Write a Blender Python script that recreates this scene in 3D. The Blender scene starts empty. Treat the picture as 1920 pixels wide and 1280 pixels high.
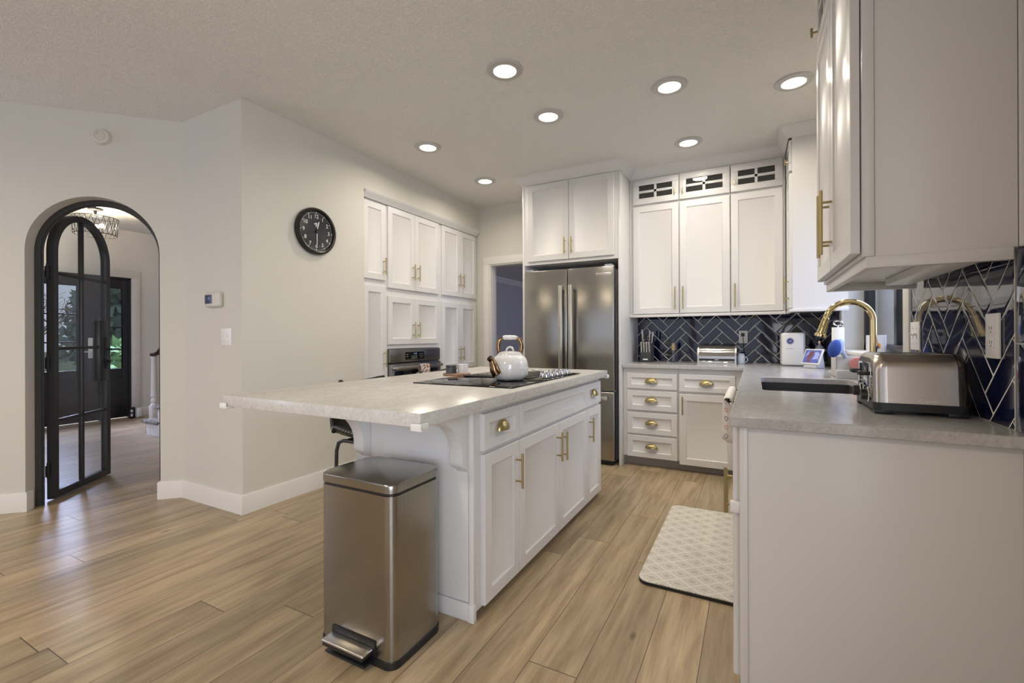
import bpy, bmesh, math, random
from mathutils import Vector, Matrix
SC = bpy.context.scene
COL = SC.collection
random.seed(7)
PI = math.pi

# ------------------------------------------------------------------ camera
CAM_YAW, CAM_ROLL = 0.487687, -0.003851
cam = bpy.data.cameras.new('camera')
cam.sensor_width = 36.0
cam.lens = 854.46 / 1920 * 36
cam.shift_y = -8.37 / 1920
cam.clip_start = 0.02
camo = bpy.data.objects.new('camera', cam)
camo.matrix_world = (Matrix.Translation((0, 0, 1.15)) @ Matrix.Rotation(CAM_YAW, 4, 'Z')
                     @ Matrix.Rotation(PI / 2, 4, 'X') @ Matrix.Rotation(CAM_ROLL, 4, 'Z'))
COL.objects.link(camo)
SC.camera = camo

# ------------------------------------------------------------------ world, exposure
SC.view_settings.view_transform = 'Standard'
SC.view_settings.look = 'None'
SC.view_settings.gamma = 1.0
SC.view_settings.exposure = -0.10
SC.view_settings.use_curve_mapping = False
w = bpy.data.worlds.new('world'); SC.world = w; w.use_nodes = True
wn = w.node_tree.nodes; wl = w.node_tree.links; wn.clear()
wo = wn.new('ShaderNodeOutputWorld'); wb = wn.new('ShaderNodeBackground')
wb.inputs['Color'].default_value = (0.78, 0.84, 1.0, 1); wb.inputs['Strength'].default_value = 0.75
wl.new(wb.outputs[0], wo.inputs[0])
SC.cycles.max_bounces = 8
SC.cycles.diffuse_bounces = 4
SC.cycles.glossy_bounces = 4
SC.cycles.transparent_max_bounces = 12
SC.cycles.sample_clamp_indirect = 6.0
SC.cycles.blur_glossy = 0.5

def area(name, loc, size, power, color, target, spread=180):
    l = bpy.data.lights.new(name, 'AREA'); l.shape = 'RECTANGLE'
    l.size, l.size_y = size; l.energy = power; l.color = color; l.spread = math.radians(spread)
    o = bpy.data.objects.new(name, l); o.location = loc
    d = Vector(target) - Vector(loc); o.rotation_euler = d.to_track_quat('-Z', 'Y').to_euler()
    COL.objects.link(o); return o
SKYC = (0.60, 0.67, 1.0)
# daylight falling through the windows, plus fill lights at added, unseen openings
area('daylight_sink_window', (1.75, 3.4, 2.95), (1.9, 1.4), 80, (0.60, 0.68, 1.0), (-0.6, 2.9, 0.3))
area('daylight_garden', (1.55, 2.85, 1.75), (1.6, 1.2), 24, (0.62, 0.70, 1.0), (-0.7, 4.1, 1.1))
area('assumed_rear_daylight', (-2.2, -4.6, 1.5), (4.6, 2.3), 12, (0.84, 0.88, 1.0), (-1.9, 2.0, 1.2))  # windows behind the camera are unseen, assumed for soft daylight from the rear
area('side_fill_light', (1.3, -1.6, 1.3), (2.4, 2.0), 50, (0.86, 0.90, 1.0), (-2.9, 2.8, 1.2), 110)  # added light at an unseen side opening, brightens the clock wall
area('daylight_entry', (-9.8, 2.5, 3.0), (2.4, 1.8), 900, SKYC, (-6.3, 2.3, 0.0))
area('hall_fill_light', (-6.2, -1.1, 1.6), (1.8, 1.7), 90, SKYC, (-6.2, 3.0, 0.8))  # added light at an unseen opening, brightens the entry hall
area('dining_fill_light', (1.9, 8.3, 1.5), (2.2, 1.8), 90, SKYC, (-4.0, 8.5, 1.3))  # added light, source unseen, lifts the dark room beyond the doorway

CEIL = 2.718
# assumed warm lights behind the camera, no fixtures built, added to warm the walls
for x_, y_ in ((-4.0, -1.2), (-1.6, -1.2)):
    area('assumed_warm_light', (x_, y_, CEIL - 0.03), (0.3, 0.3), 34, (1.0, 0.84, 0.60), (x_, y_, 0), 170)

# ------------------------------------------------------------------ materials
MATS = {}
def mat(name, color, rough=0.5, metal=0.0, spec=0.5, coat=0.0, coat_rough=0.05, trans=0.0, aniso=0.0,
        emit=None, estr=0.0, bump=None, ior=1.5):
    """bump = (scale, strength, distance[, (sx,sy,sz)])"""
    m = bpy.data.materials.new(name); m.use_nodes = True
    nt = m.node_tree; b = nt.nodes['Principled BSDF']
    b.inputs['Base Color'].default_value = (*color, 1)
    b.inputs['Roughness'].default_value = rough
    b.inputs['Metallic'].default_value = metal
    b.inputs['Specular IOR Level'].default_value = spec
    b.inputs['Coat Weight'].default_value = coat
    b.inputs['Coat Roughness'].default_value = coat_rough
    b.inputs['Transmission Weight'].default_value = trans
    b.inputs['IOR'].default_value = ior
    b.inputs['Anisotropic'].default_value = aniso
    if emit:
        b.inputs['Emission Color'].default_value = (*emit, 1)
        b.inputs['Emission Strength'].default_value = estr
    if bump:
        tc = nt.nodes.new('ShaderNodeTexCoord'); mp = nt.nodes.new('ShaderNodeMapping')
        nz = nt.nodes.new('ShaderNodeTexNoise'); bp = nt.nodes.new('ShaderNodeBump')
        nz.inputs['Scale'].default_value = bump[0]; nz.inputs['Detail'].default_value = 4
        if len(bump) > 3: mp.inputs['Scale'].default_value = bump[3]
        bp.inputs['Strength'].default_value = bump[1]; bp.inputs['Distance'].default_value = bump[2]
        nt.links.new(tc.outputs['Object'], mp.inputs[0]); nt.links.new(mp.outputs[0], nz.inputs['Vector'])
        nt.links.new(nz.outputs['Fac'], bp.inputs['Height']); nt.links.new(bp.outputs[0], b.inputs['Normal'])
    MATS[name] = m
    return m

def noise_color(m, scale, c1, c2, stretch=(1, 1, 1), detail=5, lo=0.35, hi=0.65, rough=None, coord='Object', dist=0.0):
    nt = m.node_tree; b = nt.nodes['Principled BSDF']
    tc = nt.nodes.new('ShaderNodeTexCoord'); mp = nt.nodes.new('ShaderNodeMapping')
    nz = nt.nodes.new('ShaderNodeTexNoise'); cr = nt.nodes.new('ShaderNodeValToRGB')
    mp.inputs['Scale'].default_value = stretch
    nz.inputs['Scale'].default_value = scale; nz.inputs['Detail'].default_value = detail
    nz.inputs['Distortion'].default_value = dist
    cr.color_ramp.elements[0].position = lo; cr.color_ramp.elements[1].position = hi
    cr.color_ramp.elements[0].color = (*c1, 1); cr.color_ramp.elements[1].color = (*c2, 1)
    nt.links.new(tc.outputs[coord], mp.inputs[0]); nt.links.new(mp.outputs[0], nz.inputs['Vector'])
    nt.links.new(nz.outputs['Fac'], cr.inputs[0]); nt.links.new(cr.outputs[0], b.inputs['Base Color'])
    return cr

WALLC = (0.62, 0.595, 0.53)
M_wall = mat('wall_paint', WALLC, 0.75, bump=(140, 0.35, 0.003))
M_ceil = mat('ceiling_paint', (0.80, 0.785, 0.745), 0.85)
def _ceil_tex(m):
    nt = m.node_tree; b = nt.nodes['Principled BSDF']
    tc = nt.nodes.new('ShaderNodeTexCoord'); mp = nt.nodes.new('ShaderNodeMapping')
    mp.inputs['Rotation'].default_value = (0, 0, 0.6); mp.inputs['Scale'].default_value = (1, 1.7, 1)
    n1 = nt.nodes.new('ShaderNodeTexNoise'); n1.inputs['Scale'].default_value = 50; n1.inputs['Detail'].default_value = 5
    n1.inputs['Distortion'].default_value = 1.2
    cr = nt.nodes.new('ShaderNodeValToRGB'); cr.color_ramp.elements[0].position = 0.46; cr.color_ramp.elements[1].position = 0.60
    bp = nt.nodes.new('ShaderNodeBump'); bp.inputs['Strength'].default_value = 0.6; bp.inputs['Distance'].default_value = 0.006
    L = nt.links.new
    L(tc.outputs['Object'], mp.inputs[0]); L(mp.outputs[0], n1.inputs['Vector']); L(n1.outputs['Fac'], cr.inputs[0])
    L(cr.outputs[0], bp.inputs['Height']); L(bp.outputs[0], b.inputs['Normal'])
_ceil_tex(M_ceil)
M_trim = mat('trim_paint', (0.74, 0.71, 0.66), 0.4)
M_cab = mat('cabinet_paint', (0.69, 0.675, 0.66), 0.33, spec=0.5)
M_toe = mat('toe_kick_paint', (0.30, 0.28, 0.26), 0.5)
M_brass = mat('brushed_brass', (0.45, 0.365, 0.18), 0.32, 1.0, bump=(60, 0.05, 0.001, (1, 1, 12)))
M_gold = mat('polished_gold', (0.76, 0.61, 0.33), 0.10, 1.0)
M_bronze = mat('dark_gold_glaze', (0.23, 0.145, 0.075), 0.12, 1.0)
M_steel = mat('brushed_steel', (0.36, 0.35, 0.33), 0.22, 1.0, bump=(30, 0.08, 0.001, (60, 60, 1)))
M_steel2 = mat('light_brushed_steel', (0.60, 0.58, 0.55), 0.30, 1.0)
M_chrome = mat('chrome', (0.75, 0.74, 0.72), 0.07, 1.0)
M_black = mat('black_plastic', (0.012, 0.012, 0.013), 0.35)
M_blackmetal = mat('black_metal', (0.035, 0.034, 0.034), 0.36)
M_bglass = mat('black_glass', (0.004, 0.004, 0.005), 0.03, spec=0.3)
M_white = mat('white_plastic', (0.78, 0.77, 0.75), 0.35)
M_ivory = mat('ivory_plastic', (0.60, 0.57, 0.50), 0.4)
M_gloss = mat('white_glaze', (0.80, 0.79, 0.77), 0.08, coat=0.5)
M_door = mat('front_door_paint', (0.018, 0.018, 0.021), 0.4)
M_leather = mat('black_leather', (0.014, 0.013, 0.012), 0.42, bump=(300, 0.3, 0.001))
M_stitch = mat('white_thread', (0.7, 0.68, 0.62), 0.8)
M_lavwall = mat('mauve_grey_wall', (0.46, 0.43, 0.43), 0.8)
M_navy = mat('navy_glazed_tile', (0.007, 0.009, 0.036), 0.045, spec=0.55, coat=0.15, coat_rough=0.02)
M_grout = mat('pale_grout', (0.80, 0.77, 0.70), 0.8)
M_plug = mat('glass_pane_dark', (0.035, 0.034, 0.032), 0.04, spec=0.6)
M_paper = mat('paper_towel', (0.82, 0.82, 0.84), 0.9, bump=(200, 0.4, 0.002))
M_screen = mat('screen', (0.05, 0.06, 0.16), 0.1)
M_blue = mat('blue_bristle', (0.03, 0.09, 0.42), 0.6, bump=(400, 0.6, 0.002))
M_paleblue = mat('pale_blue_handle', (0.45, 0.55, 0.75), 0.3)
M_bluelogo = mat('blue_print', (0.02, 0.03, 0.22), 0.4)
M_orange = mat('orange_print', (0.75, 0.28, 0.03), 0.5)
M_pink = mat('pink_sponge', (0.75, 0.28, 0.25), 0.7)
M_greyprint = mat('grey_print', (0.30, 0.30, 0.31), 0.5)
M_greyplas = mat('grey_plastic', (0.33, 0.33, 0.36), 0.45)
M_caddy = mat('pale_grey_stoneware', (0.50, 0.49, 0.47), 0.5)
M_knifeblk = mat('charcoal_block', (0.03, 0.031, 0.035), 0.45)
M_graymarble = mat('dark_marble', (0.06, 0.06, 0.065), 0.3)
noise_color(M_graymarble, 12, (0.04, 0.04, 0.045), (0.14, 0.14, 0.15), lo=0.5, hi=0.8)
M_wmarble = mat('white_marble', (0.8, 0.79, 0.78), 0.25)
M_tray = mat('brown_wood', (0.25, 0.14, 0.08), 0.5)
noise_color(M_tray, 8, (0.20, 0.11, 0.06), (0.36, 0.22, 0.13), (1, 8, 1))
M_handrail = mat('dark_stained_wood', (0.05, 0.022, 0.012), 0.25)
M_carpet = mat('mottled_carpet', (0.25, 0.22, 0.19), 0.95)
noise_color(M_carpet, 40, (0.10, 0.085, 0.07), (0.42, 0.39, 0.35), lo=0.4, hi=0.6)
M_bark = mat('bark', (0.10, 0.085, 0.075), 0.9)
M_leaf = mat('green_leaf', (0.10, 0.20, 0.07), 0.6)
M_leafd = mat('dark_leaf', (0.10, 0.16, 0.12), 0.6)
M_lawn = mat('lawn', (0.14, 0.19, 0.09), 0.9)
M_fabric_t = mat('printed_towel', (0.62, 0.56, 0.52), 0.9)
M_disc = mat('lamp_diffuser', (0.9, 0.9, 0.88), 0.4, emit=(1.0, 0.93, 0.82), estr=5.5)
M_bulb = mat('bulb_glass', (0.9, 0.85, 0.7), 0.3, emit=(1.0, 0.85, 0.6), estr=14.0)
M_lcd = mat('lcd_digits', (0.2, 0.3, 0.6), 0.3, emit=(0.4, 0.45, 0.6), estr=0.25)
M_lcdbg = mat('lcd_backlight', (0.02, 0.024, 0.06), 0.3, emit=(0.03, 0.035, 0.08), estr=0.3)

def pane_mat(name, tint, fac):
    m = bpy.data.materials.new(name); m.use_nodes = True
    nt = m.node_tree; nt.nodes.clear()
    o = nt.nodes.new('ShaderNodeOutputMaterial'); mx = nt.nodes.new('ShaderNodeMixShader')
    t = nt.nodes.new('ShaderNodeBsdfTransparent'); g = nt.nodes.new('ShaderNodeBsdfGlossy')
    lw = nt.nodes.new('ShaderNodeLayerWeight'); pw = nt.nodes.new('ShaderNodeMath'); pw.operation = 'POWER'; pw.inputs[1].default_value = 5
    f = nt.nodes.new('ShaderNodeMath'); f.operation = 'MULTIPLY_ADD'; f.inputs[1].default_value = 0.95; f.inputs[2].default_value = 0.04
    nt.links.new(lw.outputs['Facing'], pw.inputs[0]); nt.links.new(pw.outputs[0], f.inputs[0])
    t.inputs[0].default_value = (*tint, 1); g.inputs['Roughness'].default_value = 0.02
    ml = nt.nodes.new('ShaderNodeMath'); ml.operation = 'MULTIPLY'; ml.inputs[1].default_value = fac; ml.use_clamp = True
    nt.links.new(f.outputs[0], ml.inputs[0]); nt.links.new(ml.outputs[0], mx.inputs[0])
    nt.links.new(t.outputs[0], mx.inputs[1]); nt.links.new(g.outputs[0], mx.inputs[2]); nt.links.new(mx.outputs[0], o.inputs[0])
    return m
M_glass = pane_mat('window_glass', (0.95, 0.97, 0.98), 1.6)
M_glass2 = pane_mat('clear_vessel_glass', (0.80, 0.84, 0.86), 3.0)

def quartz(name, c1, c2, c3, rough=0.16):
    m = mat(name, c1, rough, spec=0.42)
    nt = m.node_tree; b = nt.nodes['Principled BSDF']; L = nt.links.new
    tc = nt.nodes.new('ShaderNodeTexCoord'); mp = nt.nodes.new('ShaderNodeMapping'); mp.inputs['Scale'].default_value = (1, 0.45, 1)
    mp.inputs['Rotation'].default_value = (0, 0, 0.5)
    n1 = nt.nodes.new('ShaderNodeTexNoise'); n1.inputs['Scale'].default_value = 60; n1.inputs['Detail'].default_value = 8; n1.inputs['Distortion'].default_value = 2.0
    n2 = nt.nodes.new('ShaderNodeTexNoise'); n2.inputs['Scale'].default_value = 9; n2.inputs['Detail'].default_value = 6; n2.inputs['Distortion'].default_value = 2.5
    r1 = nt.nodes.new('ShaderNodeValToRGB'); r1.color_ramp.elements[0].position = 0.38; r1.color_ramp.elements[1].position = 0.62
    r1.color_ramp.elements[0].color = (*c2, 1); r1.color_ramp.elements[1].color = (*c1, 1)
    r2 = nt.nodes.new('ShaderNodeValToRGB'); r2.color_ramp.elements[0].position = 0.52; r2.color_ramp.elements[1].position = 0.62
    r2.color_ramp.elements[0].color = (0, 0, 0, 1); r2.color_ramp.elements[1].color = (0.5, 0.5, 0.5, 1)
    mx = nt.nodes.new('ShaderNodeMix'); mx.data_type = 'RGBA'; mx.inputs['B'].default_value = (*c3, 1)
    L(tc.outputs['Object'], mp.inputs[0]); L(mp.outputs[0], n1.inputs['Vector']); L(mp.outputs[0], n2.inputs['Vector'])
    L(n1.outputs['Fac'], r1.inputs[0]); L(n2.outputs['Fac'], r2.inputs[0]); L(r2.outputs[0], mx.inputs['Factor'])
    L(r1.outputs[0], mx.inputs['A']); L(mx.outputs['Result'], b.inputs['Base Color'])
    return m
M_quartz = quartz('island_quartz', (0.60, 0.58, 0.545), (0.51, 0.49, 0.455), (0.64, 0.63, 0.60), 0.25)
M_quartz2 = quartz('perimeter_quartz', (0.50, 0.485, 0.478), (0.42, 0.405, 0.397), (0.55, 0.54, 0.535))

def floor_mat():
    m = mat('oak_plank_floor', (0.5, 0.36, 0.23), 0.30, spec=0.45)
    nt = m.node_tree; b = nt.nodes['Principled BSDF']; L = nt.links.new; N = nt.nodes.new
    def math_(op, a=None, bb=None, v0=None, v1=None):
        n = N('ShaderNodeMath'); n.operation = op
        if a is not None: L(a, n.inputs[0])
        elif v0 is not None: n.inputs[0].default_value = v0
        if bb is not None: L(bb, n.inputs[1])
        elif v1 is not None: n.inputs[1].default_value = v1
        return n.outputs[0]
    tc = N('ShaderNodeTexCoord'); sp = N('ShaderNodeSeparateXYZ'); L(tc.outputs['Object'], sp.inputs[0])
    W_, Lp = 0.1795, 1.5
    xs = math_('DIVIDE', math_('ADD', sp.outputs[0], v1=0.172 + W_ * 100), v1=W_)
    row = math_('FLOOR', xs); fx = math_('FRACT', xs)
    wn1 = N('ShaderNodeTexWhiteNoise'); wn1.noise_dimensions = '1D'; L(row, wn1.inputs['W'])
    ys = math_('ADD', math_('DIVIDE', math_('ADD', sp.outputs[1], v1=60.0), v1=Lp), wn1.outputs['Value'])
    pid = math_('FLOOR', ys); fy = math_('FRACT', ys)
    cb = N('ShaderNodeCombineXYZ'); L(row, cb.inputs[0]); L(pid, cb.inputs[1])
    wn2 = N('ShaderNodeTexWhiteNoise'); wn2.noise_dimensions = '2D'; L(cb.outputs[0], wn2.inputs['Vector'])
    # grain coordinates, shifted per plank
    off = N('ShaderNodeVectorMath'); off.operation = 'SCALE'; L(wn2.outputs['Color'], off.inputs[0]); off.inputs['Scale'].default_value = 20
    add = N('ShaderNodeVectorMath'); add.operation = 'ADD'; L(tc.outputs['Object'], add.inputs[0]); L(off.outputs[0], add.inputs[1])
    mp = N('ShaderNodeMapping'); mp.inputs['Scale'].default_value = (12, 1.1, 1); L(add.outputs[0], mp.inputs[0])
    n1 = N('ShaderNodeTexNoise'); n1.inputs['Scale'].default_value = 2.0; n1.inputs['Detail'].default_value = 9; n1.inputs['Distortion'].default_value = 0.35
    L(mp.outputs[0], n1.inputs['Vector'])
    mp2 = N('ShaderNodeMapping'); mp2.inputs['Scale'].default_value = (60, 3, 1); L(add.outputs[0], mp2.inputs[0])
    n2 = N('ShaderNodeTexNoise'); n2.inputs['Scale'].default_value = 2; n2.inputs['Detail'].default_value = 6; L(mp2.outputs[0], n2.inputs['Vector'])
    r1 = N('ShaderNodeValToRGB'); e = r1.color_ramp.elements
    e[0].position = 0.28; e[0].color = (0.29, 0.215, 0.13, 1); e[1].position = 0.68; e[1].color = (0.51, 0.40, 0.26, 1)
    x = e.new(0.48); x.color = (0.41, 0.315, 0.20, 1)
    L(n1.outputs['Fac'], r1.inputs[0])
    # plank tone
    r2 = N('ShaderNodeValToRGB'); r2.color_ramp.elements[0].color = (0.80, 0.79, 0.78, 1); r2.color_ramp.elements[1].color = (1.10, 1.08, 1.05, 1)
    L(wn2.outputs['Value'], r2.inputs[0])
    mul = N('ShaderNodeMix'); mul.data_type = 'RGBA'; mul.blend_type = 'MULTIPLY'; mul.inputs['Factor'].default_value = 1
    L(r1.outputs[0], mul.inputs['A']); L(r2.outputs[0], mul.inputs['B'])
    r3 = N('ShaderNodeValToRGB'); r3.color_ramp.elements[0].position = 0.35; r3.color_ramp.elements[0].color = (0.82, 0.80, 0.78, 1)
    r3.color_ramp.elements[1].position = 0.6; r3.color_ramp.elements[1].color = (1, 1, 1, 1); L(n2.outputs['Fac'], r3.inputs[0])
    mul2 = N('ShaderNodeMix'); mul2.data_type = 'RGBA'; mul2.blend_type = 'MULTIPLY'; mul2.inputs['Factor'].default_value = 0.8
    L(mul.outputs['Result'], mul2.inputs['A']); L(r3.outputs[0], mul2.inputs['B'])
    # knots
    vo = N('ShaderNodeTexVoronoi'); vo.inputs['Scale'].default_value = 1.0
    mp3 = N('ShaderNodeMapping'); mp3.inputs['Scale'].default_value = (3.2, 1.4, 1); L(add.outputs[0], mp3.inputs[0]); L(mp3.outputs[0], vo.inputs['Vector'])
    kn = N('ShaderNodeValToRGB'); kn.color_ramp.elements[0].position = 0.015; kn.color_ramp.elements[0].color = (0.30, 0.26, 0.22, 1)
    kn.color_ramp.elements[1].position = 0.05; kn.color_ramp.elements[1].color = (1, 1, 1, 1); L(vo.outputs['Distance'], kn.inputs[0])
    mul3 = N('ShaderNodeMix'); mul3.data_type = 'RGBA'; mul3.blend_type = 'MULTIPLY'; mul3.inputs['Factor'].default_value = 0.8
    L(mul2.outputs['Result'], mul3.inputs['A']); L(kn.outputs[0], mul3.inputs['B'])
    # joints
    jx = math_('MINIMUM', math_('LESS_THAN', math_('ABSOLUTE', math_('SUBTRACT', fx, v1=0.5)), v1=0.5 - 0.0075),
               math_('LESS_THAN', math_('ABSOLUTE', math_('SUBTRACT', fy, v1=0.5)), v1=0.5 - 0.0012))
    jm = N('ShaderNodeMix'); jm.data_type = 'RGBA'; L(jx, jm.inputs['Factor']); jm.inputs['A'].default_value = (0.075, 0.052, 0.032, 1)
    L(mul3.outputs['Result'], jm.inputs['B']); L(jm.outputs['Result'], b.inputs['Base Color'])
    bp = N('ShaderNodeBump'); bp.inputs['Strength'].default_value = 0.25; bp.inputs['Distance'].default_value = 0.002
    hs = math_('ADD', math_('MULTIPLY', n2.outputs['Fac'], v1=0.5), jx)
    L(hs, bp.inputs['Height']); L(bp.outputs[0], b.inputs['Normal'])
    return m
M_floor = floor_mat()

def mat_rug():
    m = mat('printed_mat_top', (0.6, 0.56, 0.5), 0.75)
    nt = m.node_tree; b = nt.nodes['Principled BSDF']; L = nt.links.new; N = nt.nodes.new
    tc = N('ShaderNodeTexCoord'); sp = N('ShaderNodeSeparateXYZ'); L(tc.outputs['Object'], sp.inputs[0])
    def mm(op, a, v=None, bb=None):
        n = N('ShaderNodeMath'); n.operation = op; L(a, n.inputs[0])
        if bb is not None: L(bb, n.inputs[1])
        elif v is not None: n.inputs[1].default_value = v
        return n.outputs[0]
    nz = N('ShaderNodeTexNoise'); nz.inputs['Scale'].default_value = 25; L(tc.outputs['Object'], nz.inputs['Vector'])
    jit = mm('MULTIPLY', mm('SUBTRACT', nz.outputs['Fac'], 0.5), 0.10)
    px = mm('MULTIPLY', sp.outputs[0], 1 / 0.115); py = mm('MULTIPLY', sp.outputs[1], 1 / 0.098)
    u = mm('ADD', mm('ADD', px, None, py), None, jit); v = mm('ADD', mm('SUBTRACT', px, None, py), None, jit)
    du = mm('ABSOLUTE', mm('SUBTRACT', mm('FRACT', u), 0.5)); dv = mm('ABSOLUTE', mm('SUBTRACT', mm('FRACT', v), 0.5))
    r = mm('MAXIMUM', du, None, dv)
    cr = N('ShaderNodeValToRGB'); e = cr.color_ramp.elements; cr.color_ramp.interpolation = 'CONSTANT'
    cream = (0.70, 0.66, 0.59, 1)
    e[0].position = 0; e[0].color = (0.42, 0.39, 0.35, 1); e[1].position = 0.19; e[1].color = cream
    for p, c in ((0.265, (0.36, 0.335, 0.30, 1)), (0.33, cream), (0.39, (0.42, 0.39, 0.355, 1)), (0.43, cream)):
        x = e.new(p); x.color = c
    L(r, cr.inputs[0])
    mx = N('ShaderNodeMix'); mx.data_type = 'RGBA'; mx.inputs['B'].default_value = cream
    nb = N('ShaderNodeTexNoise'); nb.inputs['Scale'].default_value = 14; L(tc.outputs['Object'], nb.inputs['Vector'])
    L(mm('MULTIPLY', nb.outputs['Fac'], 0.40), mx.inputs['Factor']); L(cr.outputs[0], mx.inputs['A'])
    L(mx.outputs['Result'], b.inputs['Base Color'])
    return m
M_rug = mat_rug()

# ------------------------------------------------------------------ mesh helpers
class MB:
    def __init__(self): self.bm = bmesh.new()
    def _merge(self, b2, M=None):
        me = bpy.data.meshes.new('tmp'); b2.to_mesh(me); b2.free()
        if M is not None: me.transform(M)
        self.bm.from_mesh(me); bpy.data.meshes.remove(me)
    def box(self, a, b, bev=0.0, M=None, seg=2):
        a, b = Vector(a), Vector(b); b2 = bmesh.new()
        c = (a + b) / 2; s = b - a
        bmesh.ops.create_cube(b2, size=1, matrix=Matrix.Translation(c) @ Matrix.Diagonal((abs(s.x), abs(s.y), abs(s.z), 1)))
        if bev > 0: bmesh.ops.bevel(b2, geom=b2.edges[:], offset=min(bev, 0.49 * min(abs(s.x), abs(s.y), abs(s.z))), segments=seg, affect='EDGES', profile=0.5)
        self._merge(b2, M); return self
    def vbox(self, a, b, r, seg=6, top=0.0, M=None):
        """box with rounded vertical corners, optional small bevel on horizontal edges"""
        x0, y0, z0 = a; x1, y1, z1 = b
        pts = []
        for cx, cy, a0 in ((x1 - r, y1 - r, 0), (x0 + r, y1 - r, 90), (x0 + r, y0 + r, 180), (x1 - r, y0 + r, 270)):
            for k in range(seg + 1):
                t = math.radians(a0 + 90 * k / seg); pts.append((cx + r * math.cos(t), cy + r * math.sin(t)))
        b2 = bmesh.new(); lo = [b2.verts.new((x, y, z0)) for x, y in pts]; hi = [b2.verts.new((x, y, z1)) for x, y in pts]
        n = len(pts)
        for i in range(n): b2.faces.new((lo[i], lo[(i + 1) % n], hi[(i + 1) % n], hi[i]))
        ft = b2.faces.new(hi); fb = b2.faces.new(lo[::-1])
        if top > 0: bmesh.ops.bevel(b2, geom=list(ft.edges) , offset=top, segments=3, affect='EDGES', profile=0.5)
        self._merge(b2, M); return self
    def cyl(self, p, q, r, r2=None, n=20, cap=True):
        p, q = Vector(p), Vector(q); d = q - p; b2 = bmesh.new()
        bmesh.ops.create_cone(b2, cap_ends=cap, segments=n, radius1=r, radius2=r if r2 is None else r2, depth=d.length)
        self._merge(b2, Matrix.Translation((p + q) / 2) @ d.to_track_quat('Z', 'Y').to_matrix().to_4x4()); return self
    def tube(self, pts, r, n=10, closed=False, flat=1.0):
        pts = [Vector(p) for p in pts]; m = len(pts); rs = r if isinstance(r, (list, tuple)) else [r] * m
        b2 = bmesh.new(); rings = []; up = None
        for i in range(m):
            if closed: t = pts[(i + 1) % m] - pts[i - 1]
            else: t = pts[min(i + 1, m - 1)] - pts[max(i - 1, 0)]
            t.normalize()
            if up is None:
                up = Vector((0, 0, 1)) if abs(t.z) < 0.9 else Vector((1, 0, 0))
            s = t.cross(up).normalized(); up = s.cross(t).normalized()
            rings.append([b2.verts.new(pts[i] + rs[i] * (math.cos(a) * s + math.sin(a) * up * flat)) for a in [2 * PI * k / n for k in range(n)]])
        for i in range(m if closed else m - 1):
            A, B = rings[i], rings[(i + 1) % m]
            for k in range(n): b2.faces.new((A[k], A[(k + 1) % n], B[(k + 1) % n], B[k]))
        if not closed: b2.faces.new(rings[0][::-1]); b2.faces.new(rings[-1])
        bmesh.ops.recalc_face_normals(b2, faces=b2.faces[:])
        self._merge(b2); return self
    def lathe(self, prof, c=(0, 0, 0), n=32, M=None, close=True):
        b2 = bmesh.new(); rings = []
        for r, z in prof:
            if r < 1e-6: rings.append([b2.verts.new((0, 0, z))])
            else: rings.append([b2.verts.new((r * math.cos(2 * PI * k / n), r * math.sin(2 * PI * k / n), z)) for k in range(n)])
        for A, B in zip(rings, rings[1:]):
            for k in range(n):
                f = [A[k % len(A)], A[(k + 1) % len(A)], B[(k + 1) % len(B)], B[k % len(B)]]
                f = list(dict.fromkeys(f))
                if len(f) > 2: b2.faces.new(f)
        if close:
            for R, rev in ((rings[0], True), (rings[-1], False)):
                if len(R) > 2: b2.faces.new(R[::-1] if rev else R)
        bmesh.ops.recalc_face_normals(b2, faces=b2.faces[:])
        self._merge(b2, Matrix.Translation(c) @ (M or Matrix.Identity(4))); return self
    def prism(self, poly, d0, d1, M=None, bev=0.0):
        """poly in local XY, extruded along local Z from d0 to d1"""
        b2 = bmesh.new(); lo = [b2.verts.new((x, y, d0)) for x, y in poly]; hi = [b2.verts.new((x, y, d1)) for x, y in poly]
        n = len(poly)
        for i in range(n): b2.faces.new((lo[i], lo[(i + 1) % n], hi[(i + 1) % n], hi[i]))
        b2.faces.new(hi); b2.faces.new(lo[::-1])
        bmesh.ops.recalc_face_normals(b2, faces=b2.faces[:])
        if bev > 0: bmesh.ops.bevel(b2, geom=b2.edges[:], offset=bev, segments=2, affect='EDGES', profile=0.5)
        self._merge(b2, M); return self
    def ball(self, c, r, sc=(1, 1, 1), n=16, M=None):
        b2 = bmesh.new(); bmesh.ops.create_uvsphere(b2, u_segments=n, v_segments=n // 2 + 2, radius=r)
        self._merge(b2, Matrix.Translation(c) @ (M or Matrix.Identity(4)) @ Matrix.Diagonal((*sc, 1))); return self
    def quadstrip(self, A, B):
        va = [self.bm.verts.new(p) for p in A]; vb = [self.bm.verts.new(p) for p in B]
        for i in range(len(A) - 1): self.bm.faces.new((va[i], va[i + 1], vb[i + 1], vb[i]))
        return self
    def grid(self, P):
        V = [[self.bm.verts.new(p) for p in row] for row in P]
        for i in range(len(V) - 1):
            for j in range(len(V[0]) - 1): self.bm.faces.new((V[i][j], V[i][j + 1], V[i + 1][j + 1], V[i + 1][j]))
        return self

WORLD = {}
def frame(o, M): WORLD[o.name] = M
def wm(o): return WORLD.get(o.name, Matrix.Identity(4)) if o is not None else Matrix.Identity(4)

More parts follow.
